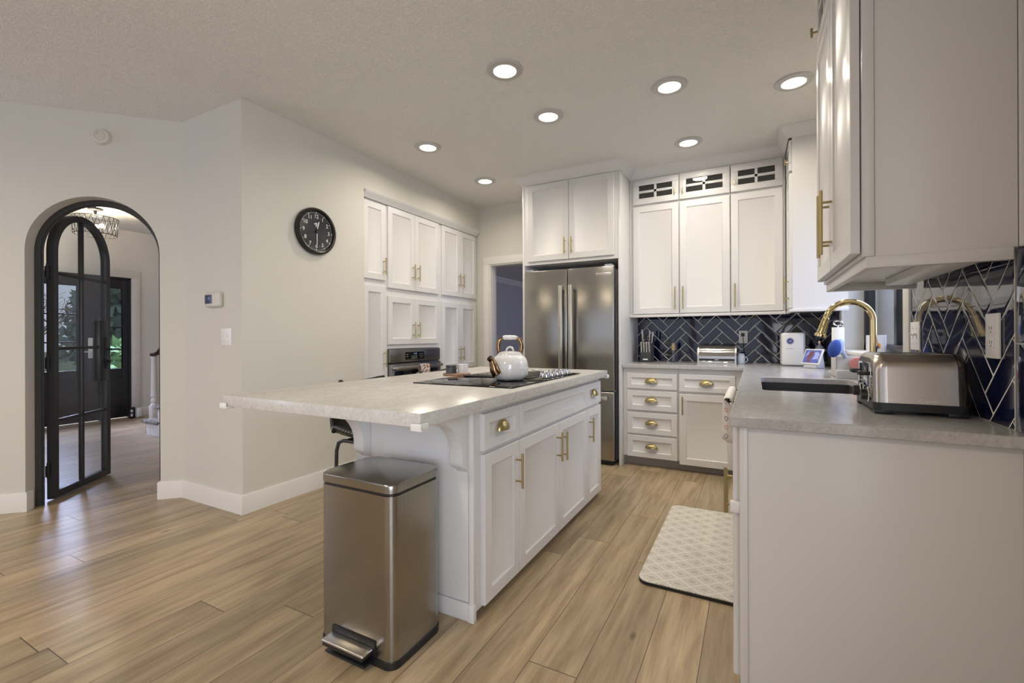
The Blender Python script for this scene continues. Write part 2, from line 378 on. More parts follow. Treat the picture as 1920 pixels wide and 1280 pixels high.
def build(name, mb, m, parent=None, smooth=35, at=None):
    """links mb (world coordinates) as one mesh object; 'at' gives its own origin"""
    me = bpy.data.meshes.new(name)
    base = wm(parent)
    T = Matrix.Translation(at) if at is not None else base
    bmesh.ops.remove_doubles(mb.bm, verts=mb.bm.verts[:], dist=1e-6)
    mb.bm.to_mesh(me); mb.bm.free()
    me.transform(T.inverted())
    if smooth:
        me.shade_smooth(); me.set_sharp_from_angle(angle=math.radians(smooth))
    for x in (m if isinstance(m, (list, tuple)) else [m]): me.materials.append(x)
    o = bpy.data.objects.new(name, me); COL.objects.link(o)
    if parent is not None:
        o.parent = parent; o.matrix_local = base.inverted() @ T
    else: o.matrix_local = T
    frame(o, T)
    return o
def tag(o, label=None, cat=None, group=None, kind=None):
    if label: o['label'] = label
    if cat: o['category'] = cat
    if group: o['group'] = group
    if kind: o['kind'] = kind
    return o
def thing(name, label, cat, loc=(0, 0, 0), rz=0.0, group=None, kind=None):
    o = bpy.data.objects.new(name, None); o.empty_display_size = 0.05; COL.objects.link(o)
    T = Matrix.Translation(loc) @ Matrix.Rotation(rz, 4, 'Z'); o.matrix_local = T; frame(o, T)
    return tag(o, label, cat, group, kind)
def struct(name, mb, m, smooth=35, parent=None, label=None):
    o = build(name, mb, m, parent, smooth)
    if parent is None: o['kind'] = 'structure'
    if label: o['label'] = label
    return o
def copy_tree(o, parent=None):
    c = o.copy(); COL.objects.link(c)
    if parent is not None: c.parent = parent; 
    for ch in list(o.children): copy_tree(ch, c)
    return c
def text_mb(txt, size, M, depth=0.001, align='CENTER'):
    cu = bpy.data.curves.new('t', 'FONT'); cu.body = txt; cu.size = size; cu.extrude = depth; cu.align_x = align; cu.align_y = 'CENTER'
    to = bpy.data.objects.new('t', cu); COL.objects.link(to)
    dg = bpy.context.evaluated_depsgraph_get(); me = bpy.data.meshes.new_from_object(to.evaluated_get(dg))
    bpy.data.objects.remove(to); bpy.data.curves.remove(cu)
    me.transform(M); mb = MB(); mb.bm.from_mesh(me); bpy.data.meshes.remove(me); return mb

def basis(o, u, v):
    """matrix: local x->u, y->v, z->u x v at origin o"""
    u, v = Vector(u).normalized(), Vector(v).normalized(); n = u.cross(v)
    return Matrix(((u.x, v.x, n.x, o[0]), (u.y, v.y, n.y, o[1]), (u.z, v.z, n.z, o[2]), (0, 0, 0, 1)))
# facing directions: local x = width, y = up, z = outward normal
def face_py(x, y, z): return basis((x, y, z), (1, 0, 0), (0, 0, 1))      # outward -y (towards the camera)
def face_px(x, y, z): return basis((x, y, z), (0, 1, 0), (0, 0, 1))      # outward +x
def face_mx(x, y, z): return basis((x, y, z), (0, -1, 0), (0, 0, 1))     # outward -x (local x runs towards -y)

def shaker(w, h, M, t=0.02, st=0.055, rec=0.009, panes=None):
    """shaker door or drawer front; origin lower left of the back face"""
    mb = MB(); b2 = bmesh.new()
    st = min(st, h * 0.27)
    ring = lambda ix, z: [(ix, ix, z), (w - ix, ix, z), (w - ix, h - ix, z), (ix, h - ix, z)]
    levels = [ring(0, 0), ring(0, t - 0.0025), ring(0.0025, t), ring(st, t), ring(st + 0.003, t - rec * 0.5), ring(st + 0.010, t - rec)]
    V = [[b2.verts.new(p) for p in r] for r in levels]
    for A, B in zip(V, V[1:]):
        for i in range(4): b2.faces.new((A[i], A[(i + 1) % 4], B[(i + 1) % 4], B[i]))
    b2.faces.new(V[-1]); b2.faces.new(V[0][::-1])
    bmesh.ops.recalc_face_normals(b2, faces=b2.faces[:])
    mb._merge(b2, M); return mb
def bar_pull(L, M, r=0.0058, out=0.034, post=0.62):
    """vertical bar pull centred on local origin, standing out along local z"""
    mb = MB()
    mb.cyl(M @ Vector((0, -L / 2, out)), M @ Vector((0, L / 2, out)), r, n=14)
    for s in (-1, 1): mb.cyl(M @ Vector((0, s * L * post / 2, 0)), M @ Vector((0, s * L * post / 2, out)), r * 0.78, n=10)
    return mb
def cup_pull(M, w=0.085, h=0.036, d=0.026):
    mb = MB(); P = []
    for i in range(9):
        th = PI * i / 16
        row = []
        for k in range(17):
            ph = PI * k / 16
            x = -math.cos(ph) * w / 2 * (math.cos(th) * 0.999 + 0.001); 
            y = math.sin(ph) * h * math.cos(th)
            z = math.sin(th) * d
            row.append(M @ Vector((x, y - h * 0.4, z + 0.001)))
        P.append(row)
    mb.grid(P)
    P2 = [[M @ Vector((-math.cos(PI * k / 16) * (w / 2 + a), math.sin(PI * k / 16) * (h + a) - h * 0.4, zz)) for k in range(17)] for a, zz in ((0.004, 0.0), (0.004, 0.002), (0, 0.003))]
    mb.grid(P2)
    return mb
def prof_along(prof, path, closed=False):
    """sweep a (outward, up) profile along a horizontal path; outward = right-hand side of travel"""
    mb = MB(); P = []; n = len(path)
    for i in range(n):
        p = Vector((*path[i], 0))
        d0 = (Vector((*path[i], 0)) - Vector((*path[i - 1], 0))).normalized() if i > 0 else None
        d1 = (Vector((*path[i + 1], 0)) - Vector((*path[i], 0))).normalized() if i < n - 1 else None
        n0 = Vector((d0.y, -d0.x, 0)) if d0 else None; n1 = Vector((d1.y, -d1.x, 0)) if d1 else None
        if n0 is None: nn = n1
        elif n1 is None: nn = n0
        else: nn = (n0 + n1); nn = nn / (nn.dot(n0))
        P.append([p + nn * a + Vector((0, 0, z)) for a, z in prof])
    pr = len(prof)
    V = [[mb.bm.verts.new(q) for q in row] for row in P]
    for i in range(n - 1):
        for j in range(pr): mb.bm.faces.new((V[i][j], V[i][(j + 1) % pr], V[i + 1][(j + 1) % pr], V[i + 1][j]))
    mb.bm.faces.new(V[0]); mb.bm.faces.new(V[-1][::-1])
    bmesh.ops.recalc_face_normals(mb.bm, faces=mb.bm.faces[:])
    return mb

# ================================================================== THE SETTING
XR, YB, XL = 0.60, 4.72, -2.952          # right wall, back wall, clock wall
C0 = Vector((-3.66, 1.804, 0)); DA = Vector((-math.sqrt(.5), -math.sqrt(.5), 0)); NA = Vector((math.sqrt(.5), -math.sqrt(.5), 0))
MA = basis(C0, DA, (0, 0, 1))            # arch wall: local x along the wall, y up, z outward?
if MA.to_3x3().col[2].dot(NA) < 0: AS = -1
else: AS = 1
def apt(t, off, z): return C0 + DA * t + NA * off + Vector((0, 0, z))

struct('floor', MB().box((-9.5, -5.0, -0.1), (3.0, 11.4, 0.0)), M_floor)
struct('ceiling', MB().box((-8.3, -4.4, CEIL), (1.0, 4.86, CEIL + 0.15)), M_ceil)

# right wall with the sink window opening
WY0, WY1, WZ0, WZ1 = 2.60, 4.20, 1.045, 2.10
mb = MB()
mb.box((XR, -4.2, 0), (XR + 0.2, -2.9, CEIL)); mb.box((XR, -0.3, 0), (XR + 0.2, WY0, CEIL)); mb.box((XR, -2.9, 2.25), (XR + 0.2, -0.3, CEIL)); mb.box((XR, WY1, 0), (XR + 0.2, 5.2, CEIL))  # gap behind the camera added to let in the side fill light
mb.box((XR, WY0, 0), (XR + 0.2, WY1, WZ0)); mb.box((XR, WY0, WZ1), (XR + 0.2, WY1, CEIL))
struct('wall_right', mb, M_wall)
# back wall with the doorway
DX0, DX1, DZ = -2.805, -1.95, 2.02
mb = MB()
mb.box((-3.9, YB, 0), (DX0, YB + 0.13, CEIL)); mb.box((DX1, YB, 0), (XR + 0.2, YB + 0.13, CEIL)); mb.box((DX0, YB, DZ), (DX1, YB + 0.13, CEIL))
struct('wall_back', mb, M_wall)
mb = MB()
mb.box((DX0 - 0.08, YB - 0.018, 0), (DX0, YB, DZ), 0.002); mb.box((DX0 - 0.08, YB - 0.018, DZ), (DX1 + 0.08, YB, DZ + 0.09), 0.002)
mb.box((DX1, YB - 0.018, 0), (DX1 + 0.08, YB, DZ), 0.002)
mb.box((DX0 - 0.001, YB - 0.005, 0), (DX0 + 0.014, YB + 0.135, DZ), 0.001); mb.box((DX1 - 0.014, YB - 0.005, 0), (DX1 + 0.001, YB + 0.135, DZ), 0.001)
mb.box((DX0 + 0.014, YB - 0.005, DZ - 0.014), (DX1 - 0.014, YB + 0.135, DZ + 0.001), 0.001)
struct('trim_1', mb, M_trim)
# the room beyond the doorway
CD = 2.44
struct('wall_dining_back', MB().box((-5.05, 11.2, 0), (1.2, 11.35, CD)), M_lavwall)
struct('wall_dining_left', MB().box((-5.05, 4.85, 0), (-4.90, 11.2, CD)), M_lavwall)
mb = MB(); mb.box((1.05, 4.92, 0), (1.2, 7.2, CD)); mb.box((1.05, 9.4, 0), (1.2, 11.2, CD)); mb.box((1.05, 7.2, 0), (1.2, 9.4, 0.7)); mb.box((1.05, 7.2, 2.25), (1.2, 9.4, CD))  # unseen gap in this wall added to let the fill light in
struct('wall_dining_right', mb, M_lavwall)
struct('ceiling_dining', MB().box((-5.05, 4.85, CD), (1.2, 11.35, CD + 0.1)), M_trim)
crown = [(0, -0.10), (0.012, -0.10), (0.03, -0.07), (0.07, -0.035), (0.085, -0.015), (0.085, 0), (0, 0)]
struct('trim_2', prof_along([(a, z + CD) for a, z in crown], [(-4.9, 4.9), (-4.9, 11.2), (1.05, 11.2)]), M_trim)

# clock wall with the pantry niche
NY = 2.862
mb = MB()
mb.box((-3.66, 1.804, 0), (XL, NY, CEIL)); mb.box((-3.9, NY, 2.43), (XL, YB, CEIL)); mb.box((-3.9, NY - 0.4, 0), (-3.64, YB, CEIL))
struct('wall_left', mb, M_wall)
# arch wall (45 degrees)
TA0, TA1, TR = 0.142, 0.905, 0.3815
TC = (TA0 + TA1) / 2; ZS = 2.133 - TR
def arch_pts(r, t0=None, n=24, zb=0.0):
    pts = [(TC - r, zb)]
    pts += [(TC - r * math.cos(PI * k / n), ZS + r * math.sin(PI * k / n)) for k in range(n + 1)]
    pts += [(TC + r, zb)]
    return pts
TEND = 3.0
mb = MB(); WT = 0.16
ap = arch_pts(TR)
for off, flip in ((0, 0), (-WT, 1)):
    v = lambda t, z: mb.bm.verts.new(apt(t, off, z))
    for a, b in zip(ap[1:-1], ap[2:-1]):
        mb.bm.faces.new([v(a[0], a[1]), v(b[0], b[1]), v(b[0], CEIL), v(a[0], CEIL)])
    mb.bm.faces.new([v(-0.02, 0), v(TA0, 0), v(TA0, CEIL), v(-0.02, CEIL)])
    mb.bm.faces.new([v(TA1, 0), v(TEND, 0), v(TEND, CEIL), v(TA1, CEIL)])
for a, b in zip(ap, ap[1:]):
    mb.bm.faces.new([mb.bm.verts.new(apt(a[0], 0, a[1])), mb.bm.verts.new(apt(b[0], 0, b[1])), mb.bm.verts.new(apt(b[0], -WT, b[1])), mb.bm.verts.new(apt(a[0], -WT, a[1]))])
bmesh.ops.remove_doubles(mb.bm, verts=mb.bm.verts[:], dist=1e-5)
bmesh.ops.recalc_face_normals(mb.bm, faces=mb.bm.faces[:])
struct('wall_arch', mb, M_wall, smooth=None)
# far left and rear walls of the room behind the camera, with unseen window gaps assumed to let in daylight
E1 = apt(TEND, 0, 0)
struct('wall_far_left', MB().box((E1.x - 0.16, -4.2, 0), (E1.x, E1.y + 0.02, CEIL)), M_wall)
mb = MB(); mb.box((E1.x, -4.35, 0), (-4.7, -4.2, CEIL)); mb.box((0.2, -4.35, 0), (XR + 0.2, -4.2, CEIL)); mb.box((-4.7, -4.35, 2.45), (0.2, -4.2, CEIL)); mb.box((-4.7, -4.35, 0), (0.2, -4.2, 0.35))
for x in (-3.1, -1.5): mb.box((x - 0.06, -4.35, 0.35), (x + 0.06, -4.2, 2.45))
struct('wall_rear', mb, M_wall)
# hall and entry walls
EX = -8.05
FD0, FD1, FDH = 1.96, 3.29, 2.03
mb = MB(); mb.box((EX - 0.15, -0.7, 0), (EX, FD0, CEIL)); mb.box((EX - 0.15, FD1, 0), (EX, 5.6, CEIL)); mb.box((EX - 0.15, FD0, FDH), (EX, FD1, CEIL))
struct('wall_entry', mb, M_trim)
struct('wall_hall_back', MB().box((EX, 4.6, 0), (-3.9, 4.75, CEIL)), M_trim)
mb = MB(); mb.box((EX, -0.7, 0), (-7.3, -0.55, CEIL)); mb.box((-5.95, -0.7, 0), (E1.x - 0.1, -0.55, CEIL)); mb.box((-7.3, -0.7, 0), (-5.95, -0.55, 0.8)); mb.box((-7.3, -0.7, 2.3), (-5.95, -0.55, CEIL))  # unseen gap in this wall added to light the hall
struct('wall_hall_front', mb, M_trim)

# baseboards
bb = [(0, 0), (0.014, 0), (0.014, 0.078), (0.010, 0.085), (0, 0.085)]
BH = 0.125
bb = [(0, 0), (0.015, 0), (0.015, BH - 0.008), (0.011, BH), (0, BH)]
a1 = apt(TA0, -0.05, 0); a2 = apt(TA0, 0, 0)
struct('baseboard_left', prof_along(bb, [(a1.x, a1.y), (a2.x, a2.y), (C0.x, C0.y), (XL, 1.804), (XL, NY)][::1]), M_trim)
a1 = apt(TEND, 0, 0); a2 = apt(TA1, 0, 0); a3 = apt(TA1, -0.05, 0)
struct('baseboard_arch', prof_along(bb, [(a1.x, a1.y), (a2.x, a2.y), (a3.x, a3.y)]), M_trim)
struct('baseboard_entry', prof_along(bb, [(EX, FD1 + 0.1), (EX, 4.6)]), M_trim)

# sink window
win = thing('window_1', 'black framed sliding window over the sink', None, (XR + 0.16, 3.4, WZ0), kind='structure')
mb = MB(); fx0, fx1 = XR + 0.12, XR + 0.18
for a, b in (((fx0, WY0, WZ0), (fx1, WY0 + 0.05, WZ1)), ((fx0, WY1 - 0.05, WZ0), (fx1, WY1, WZ1)), ((fx0, WY0, WZ0), (fx1, WY1, WZ0 + 0.05)), ((fx0, WY0, WZ1 - 0.05), (fx1, WY1, WZ1)), ((fx0 + 0.01, 3.37, WZ0), (fx1, 3.43, WZ1)), ((fx0 + 0.01, WY0 + 0.05, WZ0 + 0.05), (fx1 - 0.02, WY0 + 0.09, WZ1 - 0.05))):
    mb.box(a, b, 0.003)
build('window_frame', mb, M_black, win)
build('pane', MB().box((fx1 - 0.03, WY0 + 0.04, WZ0 + 0.04), (fx1 - 0.026, WY1 - 0.04, WZ1 - 0.04)), M_glass, win)
mb = MB()
mb.box((XR - 0.016, WY0 - 0.085, WZ0 - 0.09), (XR + 0.001, WY0, WZ1 + 0.085), 0.003); mb.box((XR - 0.016, WY1, WZ0 - 0.09), (XR + 0.001, WY1 + 0.085, WZ1 + 0.085), 0.003)
mb.box((XR - 0.016, WY0, WZ1), (XR + 0.001, WY1, WZ1 + 0.085), 0.003)
build('casing', mb, M_trim, win)
build('window_sill', MB().box((XR - 0.03, WY0 - 0.1, WZ0 - 0.022), (XR + 0.12, WY1 + 0.1, WZ0), 0.003), M_trim, win)

# arched glass door (door_1)
d1 = thing('door_1', 'black steel arched glass door standing open into the hall', None, apt(TC, -0.1, 0), kind='structure')
def arch_band(r0, r1, off0, off1, n=32, place=apt, tc=None, zs=None, zb=0.0, bottom=None):
    mb = MB(); tc = TC if tc is None else tc; zs = ZS if zs is None else zs
    def path(r):
        return [(tc - r, zb)] + [(tc - r * math.cos(PI * k / n), zs + r * math.sin(PI * k / n)) for k in range(n + 1)] + [(tc + r, zb)]
    A, B = path(r0), path(r1)
    rings = [[place(t, o, z) for t, z in P] for P, o in ((A, off0), (B, off0), (B, off1), (A, off1))]
    V = [[mb.bm.verts.new(p) for p in R] for R in rings]
    for i in range(4):
        R, S = V[i], V[(i + 1) % 4]
        for k in range(len(R) - 1): mb.bm.faces.new((R[k], R[k + 1], S[k + 1], S[k]))
    mb.bm.faces.new([V[i][0] for i in range(4)]); mb.bm.faces.new([V[3 - i][-1] for i in range(4)])
    bmesh.ops.recalc_face_normals(mb.bm, faces=mb.bm.faces[:])
    return mb
mbf = arch_band(TR - 0.036, TR - 0.001, -0.088, -0.118)
m2 = arch_band(TR - 0.042, TR - 0.035, -0.098, -0.112); me = bpy.data.meshes.new('x'); m2.bm.to_mesh(me); mbf.bm.from_mesh(me)
build('door_frame', mbf, M_blackmetal, d1)
# leaf: hinge on the left jamb, swung open away from the kitchen
HP = Vector((-4.402, 1.312, 0)); dv = Vector((-0.44, 0.509, 0)).normalized(); dn = Vector((dv.y, -dv.x, 0))
LW, LR = 0.630, 0.315
def lpt(t, off, z): return HP + dv * (t + 0.012) + dn * off + Vector((0, 0, z))
LZ = 2.092 - LR
leaf = arch_band(LR - 0.045, LR, -0.022, 0.022, place=lpt, tc=LR, zs=LZ, zb=0.012)
lf = MB(); me = bpy.data.meshes.new('x'); leaf.bm.to_mesh(me); lf.bm.from_mesh(me)
def lbox(mb, t0, t1, o0, o1, z0, z1, bev=0.002):
    M = Matrix(((dv.x, dn.x, 0, HP.x + dv.x * 0.012), (dv.y, dn.y, 0, HP.y + dv.y * 0.012), (0, 0, 1, 0), (0, 0, 0, 1)))
    mb.box((t0, o0, z0), (t1, o1, z1), bev, M)
lbox(lf, 0.04, LW - 0.04, -0.022, 0.022, 0.012, 0.062)
leafo = build('door_leaf', lf, M_blackmetal, d1)
mb = MB()
lbox(mb, LR - 0.012, LR + 0.012, -0.014, 0.014, 0.06, LZ + LR - 0.04)
for z in (0.56, 1.08, 1.62): lbox(mb, 0.04, LW - 0.04, -0.014, 0.014, z - 0.011, z + 0.011)
build('muntin', mb, M_blackmetal, leafo)
gp = [(LR - (LR - 0.043) * math.cos(PI * k / 24), LZ + (LR - 0.043) * math.sin(PI * k / 24)) for k in range(25)]
gp = [(0.043, 0.06)] + gp + [(LW - 0.043, 0.06)]
mb = MB(); Mg = Matrix(((dv.x, 0, dn.x, HP.x + dv.x * 0.012), (dv.y, 0, dn.y, HP.y + dv.y * 0.012), (0, 1, 0, 0), (0, 0, 0, 1)))
mb.prism(gp, -0.003, 0.003, Mg); build('glass_pane', mb, M_glass, leafo)
mb = MB(); lbox(mb, LW - 0.135, LW - 0.03, -0.024, 0.024, 0.80, 1.30, 0.003); lb = build('lock_box', mb, M_blackmetal, leafo)
mb = MB(); lbox(mb, LW - 0.075, LW - 0.045, 0.024, 0.030, 0.90, 1.16, 0.002)
mb.cyl(lpt(LW - 0.06, 0.03, 1.06), lpt(LW - 0.06, 0.07, 1.06), 0.009); mb.tube([lpt(LW - 0.06, 0.065, 1.06), lpt(LW + 0.02, 0.068, 1.06), lpt(LW + 0.06, 0.066, 1.055)], 0.008)
mb.cyl(lpt(LW - 0.06, 0.03, 0.96), lpt(LW - 0.06, 0.055, 0.96), 0.013)
build('lever_handle', mb, M_black, leafo)
for z in (0.22, 0.98, 1.62):
    mb = MB(); hpv = HP - dv * 0.012; mb.cyl(hpv + Vector((0, 0, z - 0.05)), hpv + Vector((0, 0, z + 0.05)), 0.008, n=10)
    mb.ball(hpv + Vector((0, 0, z + 0.055)), 0.009, n=8); lbox(mb, -0.045, 0.012, -0.004, 0.004, z - 0.04, z + 0.04, 0.001); build('hinge', mb, M_black, d1)

# front door with sidelight (door_2): plane x = EX - 0.06
d2 = thing('door_2', 'black front door with a glazed sidelight panel beside it', None, (EX - 0.06, 2.6, 0), kind='structure')
Xd = EX - 0.05
def fbox(mb, y0, y1, z0, z1, x0=-0.022, x1=0.022, bev=0.003): mb.box((Xd + x0, y0, z0), (Xd + x1, y1, z1), bev)
mb = MB()
fbox(mb, FD0, FD0 + 0.03, 0, FDH, -0.05, 0.03); fbox(mb, FD1 - 0.03, FD1, 0, FDH, -0.05, 0.03); fbox(mb, FD0, FD1, FDH - 0.03, FDH, -0.05, 0.03); fbox(mb, 2.925, 2.965, 0, FDH - 0.03, -0.05, 0.03)
build('door_frame', mb, M_door, d2)
mb = MB(); x0, x1, x2, x3 = -0.01, 0.012, 0, 0
fbox(mb, FD0 - 0.10, FD0, 0, FDH + 0.0, 0.05, 0.066); fbox(mb, FD1, FD1 + 0.10, 0, FDH, 0.05, 0.066); fbox(mb, FD0 - 0.10, FD1 + 0.10, FDH, FDH + 0.11, 0.05, 0.066)
build('casing', mb, M_trim, d2)
def glazed_leaf(y0, y1, gy0, gy1, gz0, gz1, name, nm):
    mb = MB(); fbox(mb, y0, gy0, 0.012, FDH - 0.032); fbox(mb, gy1, y1, 0.012, FDH - 0.032); fbox(mb, gy0, gy1, gz1, FDH - 0.032); fbox(mb, gy0, gy1, 0.012, gz0)
    fbox(mb, gy0 - 0.0, gy1 + 0.0, 0.17, gz0 - 0.14, 0.012, 0.034, 0.012)
    l = build(name, mb, M_door, d2)
    mb = MB(); mb.box((Xd - 0.003, gy0, gz0), (Xd + 0.003, gy1, gz1)); build('pane', mb, M_glass, l)
    mb = MB()
    for z in nm: fbox(mb, gy0, gy1, z - 0.010, z + 0.010, -0.012, 0.012, 0.002)
    build('muntin', mb, M_door, l); return l
L1 = glazed_leaf(FD0 + 0.032, 2.923, 2.14, 2.69, 0.72, 1.865, 'door_leaf', (1.10, 1.48))
glazed_leaf(2.967, FD1 - 0.032, 3.03, 3.19, 0.72, 1.865, 'sidelight', (1.31,))
mb = MB(); fbox(mb, 2.80, 2.85, 0.88, 1.16, 0.022, 0.034, 0.003); mb.cyl((Xd + 0.034, 2.825, 0.97), (Xd + 0.07, 2.825, 0.97), 0.01); mb.tube([(Xd + 0.07, 2.825, 0.97), (Xd + 0.072, 2.72, 0.97)], 0.008)
build('lever_handle', mb, M_white, L1)

# crown moulding over cabinets
cr = [(0, -0.085), (0.010, -0.085), (0.016, -0.07), (0.045, -0.035), (0.058, -0.02), (0.062, 0), (0, 0)]
cpath = [(-2.02, 4.70), (-2.02, 4.045), (-1.045, 4.045), (-1.045, 4.385), (0.235, 4.385), (0.235, 4.0), (0.60, 4.0)]
struct('trim_3', prof_along([(a, z + CEIL) for a, z in cr], cpath), M_cab)
struct('trim_4', prof_along([(0, 2.372), (0.012, 2.372), (0.02, 2.385), (0.045, 2.41), (0.055, 2.425), (0.058, 2.432), (0, 2.432)], [(-2.985, NY + 0.003), (-2.985, 4.70)]), M_cab)
# baseboard with no lamp: corner where clock wall meets ceiling is plain

# ---------------------------------------------------------------- herringbone tile
def herring(name, M, w, h, ox, oz, label=None, extra=None, g=0.0045):
    """local x along wall, y up, z outward; ox = local x of an upward apex"""
    Wt, n = 0.0762, 3
    def clip(poly, ax, val, keep_less):
        out = []
        for i in range(len(poly)):
            p, q = poly[i], poly[(i + 1) % len(poly)]
            ip = (p[ax] <= val) if keep_less else (p[ax] >= val); iq = (q[ax] <= val) if keep_less else (q[ax] >= val)
            if ip: out.append(p)
            if ip != iq:
                t = (val - p[ax]) / (q[ax] - p[ax]); out.append((p[0] + t * (q[0] - p[0]), p[1] + t * (q[1] - p[1])))
        return out
    def inset(poly, d):
        out = []; m = len(poly)
        for i in range(m):
            p0, p1, p2 = Vector(poly[i - 1]), Vector(poly[i]), Vector(poly[(i + 1) % m])
            e1 = (p1 - p0).normalized(); e2 = (p2 - p1).normalized()
            n1 = Vector((-e1.y, e1.x)); n2 = Vector((-e2.y, e2.x)); b = n1 + n2
            if b.length < 1e-4: return None
            k = d / max(0.3, (1 + n1.dot(n2)) / 1.0); out.append(p1 + b * k)
        return [tuple(v) for v in out]
    def area_(p): return 0.5 * sum(p[i][0] * p[(i + 1) % len(p)][1] - p[(i + 1) % len(p)][0] * p[i][1] for i in range(len(p)))
    mb = MB(); rnd = random.Random(5)
    c = math.sqrt(0.5)
    per = 2 * n * Wt * c
    R = int(max(w, h) / Wt) + 14
    for y in range(-R, R):
        for k in range(-R // (2 * n) - 2, R // (2 * n) + 3):
            for kind in (0, 1):
                if kind == 0: xs = y + 2 * n * k; rect = [(xs, y), (xs + n, y), (xs + n, y + 1), (xs, y + 1)]
                else:
                    xx = y; y0 = xx - 2 * n + 1 + 2 * n * k; rect = [(xx, y0), (xx + 1, y0), (xx + 1, y0 + n), (xx, y0 + n)]
                poly = [((a - b) * c * Wt + ox + 0.0, (a + b) * c * Wt + oz) for a, b in rect]
                if max(p[0] for p in poly) < 0 or min(p[0] for p in poly) > w or max(p[1] for p in poly) < 0 or min(p[1] for p in poly) > h: continue
                if area_(poly) < 0: poly = poly[::-1]
                poly = inset(poly, g / 2)
                for ax, val, kl in ((0, 0.0, False), (0, w, True), (1, 0.0, False), (1, h, True)):
                    if poly: poly = clip(poly, ax, val, kl)
                if poly: poly = [p for i, p in enumerate(poly) if (Vector(p) - Vector(poly[i - 1])).length > 4e-4]
                if not poly or len(poly) < 3 or area_(poly) < 2e-5: continue
                tx, ty = rnd.uniform(-1, 1) * 0.004, rnd.uniform(-1, 1) * 0.004
                cx = sum(p[0] for p in poly) / len(poly); cy = sum(p[1] for p in poly) / len(poly)
                rings = []
                for d, z in ((0, 0.0), (0.0006, 0.0014), (0.0035, 0.0018), (0.009, 0.0019), (0.013, 0.0019)):
                    q = inset(poly, d) if d else poly
                    if d < 0.001: pass
                    elif q is None or area_(q) < 1e-4 or abs(area_(q)) > abs(area_(poly)): break
                    bad = any((Vector(q[i]) - Vector(q[(i + 1) % len(q)])).dot(Vector(poly[i]) - Vector(poly[(i + 1) % len(q)])) < 0 for i in range(len(q)))
                    if bad and d > 0.001: break
                    rings.append([M @ Vector((p[0], p[1], z + (0 if z == 0 else (p[0] - cx) * tx + (p[1] - cy) * ty))) for p in q])
                V = [[mb.bm.verts.new(p) for p in r] for r in rings]
                for A, B in zip(V, V[1:]):
                    for i in range(len(A)): mb.bm.faces.new((A[i], A[(i + 1) % len(A)], B[(i + 1) % len(A)], B[i]))
                mb.bm.faces.new(V[-1])
    if extra: extra(mb)
    o = build(name, mb, M_navy, None, 50); o['kind'] = 'structure'
    g_ = MB(); g_.box((0, 0, -0.006), (w, h, 0.0011), 0, M); build('grout', g_, M_grout, o)
    return o
TZ0, TZ1 = 0.906, 1.352
# back wall from the fridge panel to the right wall
herring('wall_tile_back', face_py(-1.044, YB - 0.006, TZ0), 1.636, TZ1 - TZ0, 1.044 - 0.745, 1.242 - TZ0)
# right wall: near run and the bit in the far corner
def border(mb):
    for k in range(2):
        z0 = 1.128 - 0.305 + k * 0.307
        mb.box((XR - 0.0095, 1.50 + 0.003, max(z0, TZ0)), (XR - 0.006, 1.632, min(z0 + 0.304, 1.368)), 0.0012)
herring('wall_tile_right', face_mx(XR - 0.007, WY0 - 0.088, TZ0), (WY0 - 0.088) - 1.637, 0.47, (WY0 - 0.088) - 1.757, 1.358 - TZ0, extra=border, g=0.0028)
struct('trim_5', MB().box((XR - 0.0098, 1.6335, TZ0), (XR, 1.6355, 1.368)), M_grout)
struct('trim_6', MB().box((XR - 0.006, 1.50, TZ0), (XR, 1.632, 1.368)), M_grout)
herring('wall_tile_corner', face_mx(XR - 0.007, YB - 0.008, TZ0), YB - 0.008 - (WY1 + 0.087), TZ1 - TZ0, 0.1, 0.33)

# ================================================================== CABINETS
def add_pull(parent, L, M): return build('handle', bar_pull(L, M), M_brass, parent)
DT = 0.02

# ---- pantry wall (faces +x at x = -3.0)
PX = -2.995
def pantry_unit(label, y0, y1, doors, z1=2.385, oven=False, name='tall_cabinet'):
    t = thing(name, label, 'cabinet', (PX, (y0 + y1) / 2, 0), group='tall pantry wall cabinets')
    mb = MB()
    if oven:
        mb.box((PX - 0.6, y0, 0), (PX, y0 + 0.02, z1)); mb.box((PX - 0.6, y1 - 0.02, 0), (PX, y1, z1))
        mb.box((PX - 0.6, y0 + 0.02, 1.045), (PX, y1 - 0.02, z1)); mb.box((PX - 0.6, y0 + 0.02, 0), (PX, y1 - 0.02, 0.30)); mb.box((PX - 0.6, y0, 0.3), (PX - 0.55, y1, 1.05))
    else: mb.box((PX - 0.6, y0, 0.0), (PX, y1, z1))
    build('carcass', mb, M_cab, t)
    for (a, b, za, zb, side, hz) in doors:
        d = build('door', shaker(b - a, zb - za, face_px(PX, a, za), DT), M_cab, t)
        if hz: add_pull(d, 0.155, face_px(PX + DT, (b - 0.035) if side > 0 else (a + 0.035), hz))
    return t
pantry_unit('narrow tall pantry cabinet at the left end against the niche edge', 2.865, 3.163,
            [(2.875, 3.150, 1.67, 2.355, 1, 1.795), (2.875, 3.150, 0.11, 1.612, 1, 0.96)])
pantry_unit('tall oven cabinet with four shaker doors above the wall oven', 3.165, 3.975,
            [(3.18, 3.553, 1.61, 2.365, 1, 1.79), (3.557, 3.945, 1.61, 2.365, -1, 1.79), (3.18, 3.553, 1.085, 1.535, 1, 1.222), (3.557, 3.945, 1.085, 1.535, -1, 1.222)], oven=True)
